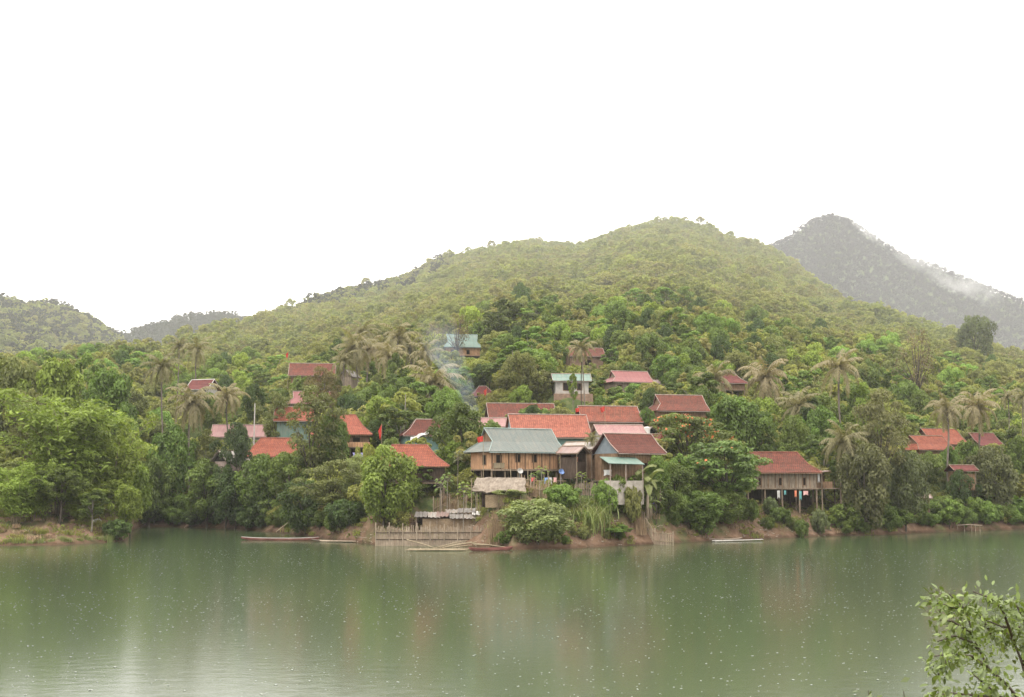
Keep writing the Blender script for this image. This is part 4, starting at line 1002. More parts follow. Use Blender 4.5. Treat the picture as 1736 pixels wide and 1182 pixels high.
def canoe(label, px0, px1, Y0, Y1, wd, m_, inner='brown_hull', name='dugout_canoe', z=.0, high=.38, thwarts=4):
    a = Vector((Xat(px0, Y0, 0), Y0, z)); b = Vector((Xat(px1, Y1, 0), Y1, z)); L = (b - a).length; root = thing(name, label, 'boat', (a + b) / 2, math.atan2((b - a).y, (b - a).x))
    n_ = 25; v = []; f = []; prof = [(-1, 1), (-.88, .45), (-.5, .05), (0, -.05), (.5, .05), (.88, .45), (1, 1)]; k = len(prof)
    for i in range(n_):
        u = 2 * i / (n_ - 1) - 1; ww = wd / 2 * (1 - abs(u) ** 3.2 * .93); sh = .16 * abs(u) ** 3
        v += [(u * L / 2, y * ww, -.12 + z_ * high + sh + (.25 * abs(u) ** 6 if z_ < .5 else 0)) for y, z_ in prof]
    f = [(i * k + j, i * k + j + 1, (i + 1) * k + j + 1, (i + 1) * k + j) for i in range(n_ - 1) for j in range(k - 1)]
    link('hull', slab('hull', v, f, m_, .035), root)
    g = MB()
    for s in (0, k - 1): g.tube([Vector(v[i * k + s]) + Vector((0, 0, .015)) for i in range(n_)], .028, 5)
    g.build('gunwale', inner, root)
    for q in range(thwarts):
        u = -.6 + 1.2 * q / max(1, thwarts - 1); t = MB(); ww = wd / 2 * (1 - abs(u) ** 3.2 * .93) * .97; t.box(u * L / 2 - .1, u * L / 2 + .1, -ww, ww, high * .62, high * .62 + .03); t.build('thwart', inner, root)
    return root
canoe('long red and grey dugout canoe moored beyond the stick fence end', 409, 541, 166, 165, .95, 'red_hull', 'plaster')
canoe('dark low canoe lying between the long canoe and the bamboo fence', 528, 632, 162.5, 160, .8, 'brown_hull', high=.25)
canoe('red canoe alongside the bamboo raft', 795, 869, 140.5, 142.5, .85, 'red_hull', 'red_hull')
canoe('grey brown canoe pulled up beside the narrow white raft', 1203, 1258, 162, 164.5, .8, 'brown_hull', 'old_bamboo')
def raft(label, px0, px1, Y0, Y1, n_, m_, name='bamboo_raft', spread=1.6, rough=.12):
    a = Vector((Xat(px0, Y0, 0), Y0, .05)); b = Vector((Xat(px1, Y1, 0), Y1, .05)); L = (b - a).length; root = thing(name, label, 'raft', (a + b) / 2, math.atan2((b - a).y, (b - a).x))
    for i in range(n_):
        y = spread * (i / max(1, n_ - 1) - .5); t = MB(); l0 = -L / 2 + r_.uniform(-.1, .25) * L * rough * 4; l1 = L / 2 - r_.uniform(-.1, .25) * L * rough * 4; dy = r_.uniform(-1, 1) * rough * 3
        t.tube([(l0, y - dy, .02 + r_.uniform(0, .1)), (0, y, .05 + r_.uniform(0, .05)), (l1, y + dy, .02 + r_.uniform(0, .15))], [.06, .065, .05], 6); t.build('pole', m_, root)
    for u in (-.3, .3): t = MB(); t.tube([(u * L, -spread / 2, .14), (u * L, spread / 2, .14)], .04, 5); t.build('lashing_bar', 'old_bamboo', root)
    return root
raft('wide untidy bamboo pole raft in front of the waterside fence', 690, 800, 141.5, 141.5, 9, 'bamboo_pole', spread=2.4)
raft('narrow white bamboo raft below the bare bank', 1207, 1292, 161, 164, 4, 'plaster', spread=.5, rough=.04)
raft('thin bamboo raft beside the dark low canoe', 545, 630, 161.5, 159, 4, 'old_bamboo', spread=.7, rough=.08)
for i, (p0, y0, z0, p1, y1, z1) in enumerate([(735, 143, .15, 792, 144.5, 1.0), (750, 142.5, .25, 808, 144, .85), (745, 143.5, .15, 800, 146, .75), (690, 148, .9, 735, 143, .25), (800, 144.5, .65, 860, 143.5, .25), (803, 144, .55, 850, 144.5, .3), (770, 142.5, .3, 800, 143.5, .5)]):
    A, B = Vector((Xat(p0, y0, z0), y0, z0)), Vector((Xat(p1, y1, z1), y1, z1)); t = MB(); t.tube([(0, 0, 0), (B - A) / 2 + Vector((0, 0, .05)), B - A], [.075, .07, .055], 6)
    tag(t.build('bamboo_pole', 'bamboo_pole', None, A), ['long cut bamboo pole slanting up across the raft heap', 'cut bamboo pole resting highest on the raft heap', 'cut bamboo pole lying across the raft towards the shack', 'dark grey pole sloping from the fence foot to the raft', 'bamboo pole reaching from the raft heap over the red canoe', 'short bamboo pole behind the red canoe', 'short pole in the middle of the raft heap'][i], 'pole', 'loose poles on the raft heap')
for i, (p0, t0, Y0, p1, t1, Y1) in enumerate([(468, 902, 178, 496, 880, 182), (495, 898, 177, 512, 887, 180), (608, 908, 160, 632, 897, 158)]):
    A, B = P(p0, t0, Y0), P(p1, t1, Y1); t = MB(); t.tube([(0, 0, 0), B - A], [.07, .05], 6); tag(t.build('leaning_stick', 'bamboo_pole', None, A), ['thin leaning stick rising from the dark water under trees', 'pale short log leaning from the bank beside the thin stick', 'pale pole leaning on the soil by the fence corner'][i], 'stick')
# small landing stage
js = thing('landing_stage', 'little bamboo landing stage on thin legs at the green bank', 'jetty', Vector((Xat(1643, 193.5, 0), 193.5, 0)))
t = MB()
for k in range(5): t.tube([(-1.9, -.3 + k * .15, .95), (0, -.3 + k * .15, 1.05), (1.9, -.3 + k * .15, .92)], .06, 5)
t.build('deck', 'old_bamboo', js)
for x in (-1.8, -.7, .4, 1.0, 1.7): t = MB(); t.tube([(x, 0, -1), (x, 0, 1.0)], .05, 5); t.build('leg', 'old_bamboo', js)
# shelter among bushes at the far bank
shed('tiny thatched field shelter on the bank among dark bushes', 1562, 192, 3.2, 5.2, .5, 1.8, 1.5, 5, 'rust_sheet', 'brown_boards', None, 'field_shelter')
# white sack on the spit
bm = bmesh.new(); bmesh.ops.create_icosphere(bm, subdivisions=3, radius=.55)
for v_ in bm.verts: v_.co.x *= 1.25; v_.co.z *= .55; v_.co += Vector((math.sin(v_.co.y * 7), math.sin(v_.co.x * 6), math.sin(v_.co.x * 5 + v_.co.y * 4))) * .06
me = bpy.data.meshes.new('sack'); bm.to_mesh(me); bm.free(); me.materials.append(MATS['white_paint'])
tag(link('sack', me, None, at(163, 165, .3)), 'lumpy white sack lying on the bare spit', 'sack')
# scattered stones and rubbish on the bare banks: too many to count
V, Q = [], []; rr = np.random.default_rng(5); nv = 0
def scatter(px0, px1, y0, y1, n_):
    global nv
    for _ in range(n_):
        px, Y = rr.uniform(px0, px1), rr.uniform(y0, y1); X = Xat(px, Y, 2); z = gz(X, Y)
        if z < .05: continue
        s = .04 + .08 * rr.random() ** 2; p_ = np.array([[-1, -1, -.6], [1, -1, -.6], [1, 1, -.6], [-1, 1, -.6], [-.6, -.6, .7], [.7, -.5, .6], [.6, .6, .7], [-.6, .6, .5]]) * s * rr.uniform(.6, 1.3, (8, 3)) * np.array([1.2, 1, .6]) + [X, Y, z + s * .2]
        V.extend(p_); Q.extend([(nv, nv + 3, nv + 2, nv + 1), (nv + 4, nv + 5, nv + 6, nv + 7), (nv, nv + 1, nv + 5, nv + 4), (nv + 1, nv + 2, nv + 6, nv + 5), (nv + 2, nv + 3, nv + 7, nv + 6), (nv + 3, nv, nv + 4, nv + 7)]); nv += 8
scatter(1270, 1420, 169, 181, 420); scatter(960, 1090, 146, 155, 240); scatter(1150, 1290, 162, 172, 160); scatter(730, 860, 149, 157, 160); scatter(590, 640, 154, 162, 60); scatter(0, 200, 153, 163, 70); scatter(1290, 1400, 178, 181.5, 160)
db = link('rubble', mesh_np('rubble', np.array(V), np.array(Q), 'rubbish')); db['kind'] = 'stuff'; db['label'] = 'stones and rubbish strewn over the bare banks'

# raindrop splashes on the water: too many to count
rr = np.random.default_rng(12); v, f = [], []; n_ = 9
for i in range(n_):
    a = 2 * math.pi * i / n_; v += [(.035 * math.cos(a), .035 * math.sin(a), -.01), (.085 * math.cos(a), .085 * math.sin(a), .012 + .012 * (i % 3))]
f = [(2 * i, 2 * ((i + 1) % n_), 2 * ((i + 1) % n_) + 1, 2 * i + 1) for i in range(n_)]
spl = bpy.data.objects.new('splash_crown', mesh_np('splash_crown', v, f, 'splash_water'))
Yr = 40 + 105 * rr.random(22000); cl = .5 + .5 * np.sin(Yr * .13 + 1) * np.sin(Yr * .05); keep = rr.random(22000) < Yr / 145 * (.25 + .75 * cl ** 1.5); Yr = Yr[keep]; Xr = rr.uniform(-.5, .5, len(Yr)) * Yr
gn_scatter('rain_splashes', np.stack([Xr, Yr, Yr * 0], 1), rr.uniform(.26, .72, len(Yr)) * (.7 + .3 * rr.random(len(Yr)) ** 3 * 2), rr.uniform(0, 6, len(Yr)), np.zeros(len(Yr), int), [spl], 'small white splashes of rain on the river')

# driftwood, cut sticks and roots along the waterline
for i in range(34):
    px = [590 + 45 * r_.random(), 845 + 290 * r_.random(), 1150 + 300 * r_.random(), 230 + 300 * r_.random()][i % 4]; Y = float(I(px, SHORE)) + r_.uniform(-.3, 2.2); X = Xat(px, Y, 0); z = max(gz(X, Y), .0) + .05
    L = r_.uniform(.7, 2.2); a = r_.uniform(0, 6.28); d = Vector((math.cos(a), math.sin(a) * .6, r_.uniform(.0, .35))) * L; t = MB()
    t.tube([(0, 0, 0), d * .5 + Vector((0, 0, r_.uniform(-.05, .12))), d], [.05, .042, .02], 5)
    if i % 3 == 0: t.tube([d * .5, d * .75 + Vector((.1, .1, .3))], [.03, .012], 4)
    tag(t.build('driftwood', ['old_bamboo', 'post_wood', 'bamboo_pole'][i % 3], None, (X, Y, z)), 'weathered stick of driftwood lying along the muddy waterline', 'driftwood', 'driftwood along the waterline')
# ------------------------------------------------------------------ trees and plants
COVER = np.zeros((296, 434), bool)      # what nearer things already hide, in cells of 4 picture pixels
def ell(px, py, rx, ry):
    yy, xx = np.mgrid[0:296, 0:434]
    return ((xx * 4 + 2 - px) / max(rx, 1)) ** 2 + ((yy * 4 + 2 - py) / max(ry, 1)) ** 2 < 1
TREES = []   # picture ellipses for the cover map: Y, px, py, rx, ry
GREEN = dict(mid=(.112, .155, .036), dark=(.060, .094, .028), bright=(.175, .230, .040), yellow=(.215, .240, .046), olive=(.145, .155, .050), grey=(.125, .148, .066), bamboo=(.215, .280, .056), brown=(.18, .135, .08), palm=(.205, .190, .098), drypalm=(.30, .245, .150), pale=(.20, .235, .088), lush=(.132, .200, .043))
NTREE = 0
def nm_tree(name): return name.endswith('_tree') and 'papaya' not in name
def plant(proto, name, label, cat, px, top, w, Y, tint, group=None, base=None, zs=None, rz=None, wobble=True, parts=('trunk', 'crown'), sink=.1):
    global NTREE
    pr = PROTO[proto]; z = gz(Xat(px, Y, 3), Y); X = Xat(px, Y, z + 4); z = max(gz(X, Y), -.25)
    if base is not None: z = base
    ht = P(px, top, Y).z - z
    sx = w * Y / F / pr['w']; sz = max(.25, ht / pr['h'])
    root = thing(name, label, cat, (X, Y, z - sink), rz if rz is not None else random.uniform(0, 6.28), group)
    root.scale = (sx, sx, sz)
    link(parts[0], pr['trunk'], root)
    c = link(parts[1], pr['crown'], root)
    if sz > 1.75 * sx and nm_tree(name):     # a tall thin tree keeps its crown's shape on a longer trunk
        k = 1.75 * sx / sz; c.scale = (1, 1, k); c.location = (0, 0, pr['h'] * (1 - k))
    t = GREEN[tint] if isinstance(tint, str) else tint
    k = random.uniform(.9, 1.12) if wobble else 1
    c['tint'] = (t[0] * k * random.uniform(.94, 1.06), t[1] * k, t[2] * k)
    if 'flowers' in pr and name == 'flame_tree': link('blossom', pr['flowers'], root)
    by = PX(X, Y, z)[1]
    TREES.append((Y, px, (top + by) / 2, w / 2 * .95, (by - top) / 2 * .97)); FOOT.append((X, Y, w * Y / F * .22)); NTREE += 1
    return root
gB, gW = 'bamboo clumps on the spit', 'trees leaning over the inlet'
T = [
 ('bamboo', 'bamboo_clump', 'largest bright green bamboo clump arching over the bare spit', 108, 668, 215, 168, 'bamboo', gB),
 ('bamboo2', 'bamboo_clump', 'low rounded bamboo clump overhanging the spit at the edge of the picture', 28, 790, 100, 160, 'bamboo', gB),
 ('bamboo2', 'bamboo_clump', 'leaning bamboo clump next to the inlet', 186, 705, 120, 172, 'bamboo', gB),
 ('bamboo2', 'bamboo_clump', 'bamboo clump low over the white sack', 145, 815, 90, 165, 'bamboo', gB),
 ('bamboo2', 'bamboo_clump', 'mid height bamboo clump between the low clump and the largest clump', 62, 780, 80, 163, 'bamboo', gB),
 ('round2', 'broadleaf_tree', 'yellowish olive tree behind the bamboo at the edge of the picture', 12, 604, 125, 205, 'olive', None),
 ('round', 'broadleaf_tree', 'bright green tall tree above the largest bamboo clump', 92, 612, 110, 205, 'bright', None),
 ('slim', 'broadleaf_tree', 'small pointed green tree behind the bamboo tops', 138, 600, 55, 235, 'lush', None),
 ('round', 'broadleaf_tree', 'rounded green tree behind the leaning bamboo', 185, 628, 95, 215, 'lush', None),
 ('round2', 'broadleaf_tree', 'dull brown green tree between bamboo and olive tree', 42, 660, 90, 190, 'olive', None),
 ('mango', 'mango_tree', 'large dark dense tree beside the inlet below the drooping palms', 288, 721, 116, 214, 'lush', gW),
 ('mango2', 'mango_tree', 'dark low tree at the mouth of the inlet', 252, 775, 85, 209, 'mid', gW),
 ('mango2', 'mango_tree', 'dark tree over the inlet below the black gabled shed', 352, 780, 112, 204, 'mid', gW),
 ('airy2', 'broadleaf_tree', 'small light olive tree above the inlet beside the pink roof', 350, 728, 62, 218, 'olive', None),
 ('mango', 'mango_tree', 'round dark green tree covering the pink sheet roof', 400, 716, 74, 199, (.075, .110, .044), None),
 ('mango', 'mango_tree', 'wide dark tree over the water before the orange roof', 440, 770, 125, 197, 'lush', gW),
 ('round2', 'broadleaf_tree', 'dark tree over the water behind the long canoe', 492, 764, 100, 190, 'mid', gW),
 ('airy', 'rain_tree', 'spreading rain tree with dark curved trunk before orange roofs', 536, 655, 128, 189, (.120, .132, .042), None),
 ('round', 'broadleaf_tree', 'green tree beside the dark curved trunk of the rain tree', 560, 705, 72, 191, 'mid', None),
 ('airy2', 'broadleaf_tree', 'loose olive tree leaning over the bank beside the yellow green tree', 562, 780, 130, 172, 'olive', gW),
 ('airy2', 'broadleaf_tree', 'smaller olive tree tucked beside the yellow green tree', 602, 770, 62, 172, 'pale', None),
 ('full', 'broadleaf_tree', 'bright yellow green tree at the bamboo fence corner', 651, 756, 112, 156.5, (.155, .200, .042), None),
 ('slim', 'broadleaf_tree', 'narrow dark green tree between the yellow green tree and papayas', 714, 782, 46, 164, 'mid', None),
 ('mango', 'mango_tree', 'big mango tree between the mottled brown roof and the teal roof', 783, 684, 120, 178, (.095, .130, .032), None),
 ('mango2', 'mango_tree', 'lower shoulder mango tree touching the teal roof gable', 836, 713, 56, 181, 'lush', None),
 ('full', 'bush', 'large pale green bush spilling into the water beside the raft', 914, 846, 124, 144.6, (.165, .190, .070), None),
 ('bush', 'bush', 'grassy bush behind the large pale green one', 868, 840, 60, 151, 'pale', None),
 ('bush2', 'bush', 'dark leafy bush above the large pale green bush', 953, 820, 62, 153, 'lush', None),
 ('bush2', 'bush', 'small bright bush at the waterline below the maize', 1040, 898, 62, 152.5, 'lush', None),
 ('bush2', 'bush', 'green bush in front of the porch of the brown tile house', 1048, 806, 50, 155.5, 'mid', None),
 ('bush2', 'bush', 'leafy bush hiding the foot of the porch wall', 1026, 812, 46, 154.5, 'lush', None),
 ('bush2', 'bush', 'olive bush between the porch wall and the tall banana plant', 1070, 822, 36, 155, 'olive', None),
 ('bush2', 'bush', 'green bush below the plank fence', 1012, 845, 30, 155, 'mid', None),
 ('flame', 'flame_tree', 'flame tree with orange blossom in front of the brown tile roof', 1170, 703, 152, 179, (.105, .135, .038), None),
 ('flame2', 'flame_tree', 'broad feathery tree with few orange blossoms beside the plank stilt house', 1226, 748, 150, 171, (.105, .160, .042), None),
 ('full', 'broadleaf_tree', 'bright green low tree overhanging the water near the grey brown canoe', 1180, 832, 98, 165, (.125, .185, .042), None),
 ('full', 'broadleaf_tree', 'dark green tree between the slat fence and the flame tree', 1142, 785, 78, 166.5, 'mid', None),
 ('round', 'broadleaf_tree', 'large green tree behind the flame tree', 1248, 672, 108, 200, 'lush', None),
 ('round2', 'broadleaf_tree', 'green tree beside the rusty roof ridge of the plank house', 1290, 705, 75, 199, 'mid', None),
 ('mango', 'mango_tree', 'dark dense tree directly behind the plank stilt house', 1345, 705, 88, 201, 'mid', None),
 ('mango2', 'mango_tree', 'lush tree between the plank house and the tall palms', 1392, 690, 84, 207, 'lush', None),
 ('slim', 'broadleaf_tree', 'bright tree under the tallest coconut palm', 1462, 650, 60, 214, 'bright', None),
 ('airy2', 'broadleaf_tree', 'tall greyish tree with fine leaves rising beside the water', 1492, 662, 118, 186, (.140, .142, .062), None),
 ('full', 'broadleaf_tree', 'greyish fine leaved tree low beside the plank house palm', 1468, 752, 95, 181, (.110, .118, .052), None),
 ('full', 'broadleaf_tree', 'grey green tree between the tall greyish tree and the red roofs', 1534, 765, 78, 186, (.108, .120, .055), None),
 ('mango', 'mango_tree', 'compact dark tree above the landing stage', 1625, 796, 62, 198, 'dark', None),
 ('full', 'broadleaf_tree', 'dark olive tree beside the compact dark tree at the picture edge', 1690, 756, 84, 202, (.090, .098, .042), None),
 ('round', 'broadleaf_tree', 'light green tree between the red roofs and the dark olive tree', 1640, 748, 54, 214, 'lush', None),
 ('mango2', 'mango_tree', 'dark tree at the very edge of the picture beyond the olive tree', 1728, 740, 62, 211, 'mid', None),
 ('tall', 'broadleaf_tree', 'tall dark tree beside the teal roofed house on the slope', 853, 509, 92, 333, (.085, .112, .036), None),
 ('round', 'broadleaf_tree', 'light green tree above the rust coloured roof', 898, 603, 76, 252, 'bright', None),
 ('round2', 'broadleaf_tree', 'bright yellow green tree below the teal roofed house on the slope', 797, 606, 66, 312, 'bright', None),
 ('bare', 'bare_tree', 'half bare brown tree in front of the highest teal roof', 775, 532, 52, 338, 'brown', None),
 ('bare', 'bare_tree', 'leafless brown tree behind the highest teal roof', 735, 548, 50, 352, 'brown', None),
 ('full', 'broadleaf_tree', 'round topped tree standing above the wooded skyline by the mountain', 1650, 536, 66, 455, (.115, .140, .046), None),
 ('bare', 'bare_tree', 'tall thinly leaved tree with bare branches on the slope', 1557, 556, 70, 300, 'brown', None),
 ('round', 'broadleaf_tree', 'pale green tree beside the pinkish red roof', 1132, 602, 66, 262, 'lush', None),
 ('round', 'broadleaf_tree', 'green tree before the pinkish red roofed house', 1078, 650, 52, 242, 'lush', None),
 ('mango', 'mango_tree', 'small round tree beside the earth bank of the blue grey house', 1018, 670, 36, 232, 'lush', None),
 ('mango', 'mango_tree', 'dark tree beside the earth brown house', 935, 592, 62, 288, 'dark', None),
 ('round2', 'broadleaf_tree', 'leafy green tree under the palms beside the grey hut', 645, 650, 88, 238, 'mid', None),
 ('slim2', 'broadleaf_tree', 'slender tree with thin pale trunk beside the mango tree', 668, 600, 46, 242, 'mid', None),
 ('round', 'broadleaf_tree', 'leafy tree beside the red roof uphill of the rain tree', 590, 668, 56, 232, 'dark', None),
 ('airy2', 'flowering_tree', 'rusty tinted tree below the faded brown roof', 548, 622, 66, 246, (.15, .125, .05), None),
 ('airy2', 'broadleaf_tree', 'olive tree between the pink roof and the rain tree', 470, 665, 72, 222, 'olive', None),
 ('mango', 'mango_tree', 'dark tree behind the concrete pole', 430, 650, 62, 236, 'dark', None),
 ('slim2', 'broadleaf_tree', 'slim leafy tree in front of the small blue grey house', 972, 632, 22, 232, 'bright', None),
 ('bush2', 'bush', 'shrub row top hiding the rust coloured roof', 905, 690, 62, 221, 'lush', None),
 ('bush2', 'bush', 'shrub at the end of the rust coloured roof', 948, 688, 42, 219, 'olive', None),
 ('bush', 'bush', 'yellow green bush in front of the bright orange house', 622, 752, 44, 178, 'yellow', None),
 ('mango2', 'mango_tree', 'green tree between the brown tile roof and the weathered roof', 1098, 690, 24, 206, 'lush', None),
 ('bush2', 'bush', 'leafy bush at the flame tree foot by the bare bank', 1268, 845, 34, 171, 'mid', None),
 ('bush2', 'bush', 'grey green bush on the bank under the plank house posts', 1305, 842, 28, 176, 'grey', None),
 ('bush2', 'bush', 'dark bush on the bare bank below the plank house', 1330, 862, 20, 175, 'mid', None),
 ('bush2', 'bush', 'low bush near the waterline of the bare bank', 1358, 880, 24, 173.5, 'mid', None),
 ('bush2', 'bush', 'bush below the side deck of the plank house', 1388, 862, 30, 177, 'grey', None),
 ('full', 'broadleaf_tree', 'mid green tree in the middle of the flame tree thicket', 1222, 826, 84, 168, 'mid', None),
 ('full', 'mango_tree', 'dark tree in front of the pinkish shed wall', 384, 789, 66, 199, 'dark', None),
 ('full', 'broadleaf_tree', 'dark tree low over the water beside the leaning sticks', 520, 815, 84, 178, 'dark', None),
 ('full', 'broadleaf_tree', 'olive tree filling the gap below the orange stilt house', 688, 815, 60, 161, 'mid', None),
 ('round', 'broadleaf_tree', 'green tree screening the walls of the faded brown roof', 512, 640, 62, 258, 'mid', None),
 ('round2', 'broadleaf_tree', 'olive green tree under the eaves of the faded brown roof', 560, 634, 50, 262, 'olive', None),
 ('round', 'broadleaf_tree', 'tree screening the small red roof with white trim', 352, 666, 50, 240, 'mid', None),
 ('round2', 'broadleaf_tree', 'green tree under the eaves of the paired red roofs', 1572, 766, 70, 205, 'mid', None),
 ('mango', 'mango_tree', 'round green tree against the rear red roof of the pair', 1612, 756, 46, 209, 'lush', None),
 ('round', 'broadleaf_tree', 'green tree below the brown tiled house behind the flame tree', 1140, 701, 58, 203, 'lush', None),
 ('round', 'broadleaf_tree', 'fresh green tree under the eaves of the pinkish red roof', 1044, 655, 40, 246, 'mid', None),
 ('full', 'broadleaf_tree', 'leafy tree covering the side wall of the brown tile house', 1112, 772, 44, 158.5, 'lush', None),
 ('round', 'broadleaf_tree', 'dark green tree below the small hut among the palms', 600, 660, 44, 250, 'mid', None),
 ('bush2', 'bush', 'leafy green bush hanging over the water at the end of the spit', 200, 880, 52, 162, (.09, .14, .04), None),
]
for p_, nm, lb, px, top, w_, Y, tint, grp in T:
    plant(p_, nm, lb, {'bush': 'bush', 'bamboo_clump': 'bamboo'}.get(nm, 'tree'), px, top, w_, Y, tint, grp, parts=('culms', 'foliage') if nm == 'bamboo_clump' else (('stems', 'foliage') if nm == 'bush' else ('trunk', 'crown')))
# palms: crown centre, crown radius, distance
PAL = [(275, 622, 37, 232, 'palm', 'coconut palm with thin trunk above the inlet trees'), (334, 592, 33, 282, 'palm6', 'higher coconut palm of the pair over the wooded slope'), (304, 586, 22, 290, 'palm3', 'small palm behind the higher palm of the pair'), (326, 682, 46, 216, 'palm5', 'bushy drooping palm in front of the small red roof'),
 (386, 672, 36, 224, 'palm', 'coconut palm rising behind the pink sheet roof'), (600, 588, 40, 262, 'palm4', 'tall palm in front of the small grey hut'), (626, 592, 38, 270, 'palm2', 'palm standing beside the tall palm of the grey hut'), (676, 572, 38, 285, 'palm3', 'tallest upright palm of the hillside cluster'), (648, 584, 34, 292, 'palm6', 'palm behind the middle of the hillside cluster'),
 (582, 612, 30, 258, 'palm3', 'palm beside the grey hut with its crown half withered'), (660, 604, 34, 256, 'palm5', 'lower drooping palm in the middle of the hillside cluster'), (694, 590, 30, 288, 'palm4', 'palm behind the brown palm next to the smoke'), (614, 562, 30, 305, 'palm', 'farthest palm standing above the hillside cluster'), (722, 600, 34, 275, 'palm3', 'brown palm next to the rising smoke'), (735, 648, 52, 236, 'palm5', 'large drooping palm above the brown tile roof with teal wall'), (986, 590, 27, 229, 'palm', 'lone palm with dark trunk before the earth brown house'), (1004, 742, 17, 162.5, 'palm3', 'tiny palm before the lean to shed roof'),
 (1212, 642, 40, 236, 'palm2', 'drooping palm before the red roof on the slope'), (1298, 640, 46, 224, 'palm5', 'thick drooping palm above the plank stilt house'), (1354, 688, 40, 217, 'palm4', 'half withered palm sunk among the dark trees'), (1424, 622, 48, 213, 'palm6', 'tallest coconut palm with open crown on the slope'), (1428, 748, 44, 184, 'palm4', 'coconut palm with pale trunk beside the plank stilt house'),
 (1604, 694, 40, 207, 'palm', 'coconut palm in front of the paired red roofs'), (1657, 690, 42, 213, 'palm5', 'coconut palm next to the palm at the paired roofs'), (1708, 672, 22, 245, 'palm3', 'small distant palm near the picture edge'), (1734, 672, 24, 240, 'palm', 'palm cut by the picture edge')]
for cx_, cy_, cr, Y, p_, lb in PAL:
    pr = PROTO[p_]; z = gz(Xat(cx_, Y, 10), Y); zc = P(cx_, cy_, Y).z; s = cr * Y / F / (pr['w'] / 2) * 1.05
    lean = pr['top'][0]; rz = random.uniform(0, 6.28); th = max(1.5, zc - z)
    X = Xat(cx_, Y, zc) - lean * s * math.cos(rz); Yb = Y - lean * s * math.sin(rz)
    root = thing('palm_tree', lb, 'palm', (X, Yb, z - .1), rz, 'coconut palms')
    t = link('trunk', pr['trunk'], root); t.scale = (s, s, th / pr['crown_z'])
    c = link('fronds', pr['crown'], root, (0, 0, th - pr['crown_z'] * s)); c.scale = (s, s, s)
    mixk = random.random(); a_, b_ = GREEN['palm'], GREEN['drypalm']; mixk = mixk * .55 + (.35 if p_ in ('palm2', 'palm5') else 0); c['tint'] = tuple(a_[i] * (1 - mixk) + b_[i] * mixk for i in range(3))
    TREES.append((Y, cx_, cy_, cr * .5, cr * .6)); FOOT.append((X, Yb, .8))
PL = [('banana', 'banana_plant', 'banana plant with broad leaves before the brown tile house', 1085, 786, 66, 157.5, 'pale'), ('banana', 'banana_plant', 'shorter banana plant beside the taller one', 1064, 804, 54, 157.5, 'lush'), ('banana', 'banana_plant', 'banana plant at the picture edge by the water', 1724, 838, 46, 206, 'lush'), ('banana', 'banana_plant', 'banana plant under the dark olive tree', 1668, 836, 44, 203, 'lush'), ('banana', 'banana_plant', 'small banana plant before the stick fence', 1102, 828, 44, 158.5, 'pale'),
 ('papaya', 'papaya_tree', 'papaya tree nearest the narrow dark green tree', 746, 806, 26, 157.5, 'lush'), ('papaya', 'papaya_tree', 'papaya tree behind the waterside shack roof', 758, 799, 24, 160, 'lush'), ('papaya', 'papaya_tree', 'papaya tree beside the thatched shack', 786, 814, 25, 156, 'bright'), ('papaya', 'papaya_tree', 'short papaya tree before the dark shack side', 807, 826, 24, 155, 'lush'), ('papaya', 'papaya_tree', 'papaya tree by the drying rack of the teal house', 918, 788, 24, 158, 'bright'), ('papaya', 'papaya_tree', 'papaya tree below the balcony of the teal house', 986, 798, 22, 158, 'bright'), ('papaya', 'papaya_tree', 'tall thin papaya tree before the mango trunk', 776, 762, 20, 165, 'grey'),
 ('papaya', 'papaya_tree', 'small papaya by the drying rack pole', 905, 800, 18, 158.5, 'lush')]
for i, (px, Y) in enumerate([(988, 151.5), (996, 150.5), (1007, 150), (1016, 151), (1022, 153), (976, 153), (1000, 154), (1060, 156.5), (1010, 152.5), (990, 155.5)]):
    PL.append(('maize', 'maize_plant', ['maize plant on the bank next to the large pale green bush', 'maize plant standing nearest the water', 'tall maize plant in the middle of the patch', 'maize plant below the plank fence corner', 'maize plant at the outer edge of the patch', 'maize plant behind the large pale green bush', 'maize plant directly under the plank fence', 'lone maize plant beside the bamboo slat fence', 'maize plant half hidden in the patch', 'maize plant beside the bush under the fence'][i], px, 905 - (Y - 146) * 4.0 - 30, 46, Y, 'pale'))
for i, (px, Y) in enumerate([(850, 147), (838, 148), (858, 146), (844, 150), (862, 148.5), (1078, 156), (1084, 155), (890, 155.5), (902, 155), (880, 154.5)]):
    PL.append(('dry_grass', 'dry_reed_clump', ['dry brown reed clump standing by the red canoe', 'dry reed clump against the fence end', 'dry reed clump leaning at the pale bush', 'dry reed clump above the fence end', 'dry reed clump between red canoe and pale bush', 'dry reed clump at the slat fence top', 'dry reed clump along the slat fence', 'dry reed clump under the drying rack', 'dry reed clump by the papaya at the rack', 'dry reed clump beside the thatched roof edge'][i], px, (880, 868, 898, 862, 885, 862, 872, 818, 822, 820)[i], 26, Y, (.3, .2, .1)))
for p_, nm, lb, px, top, w_, Y, tint in PL:
    plant(p_, nm, lb, nm.split('_')[0] + ' plant' if 'reed' not in nm else 'reeds', px, top, w_, Y, tint, {'maize_plant': 'maize patch on the bank', 'dry_reed_clump': 'dry reeds on the bank', 'papaya_tree': 'papaya trees', 'banana_plant': 'banana plants'}[nm], parts=('stem', 'leaves'))
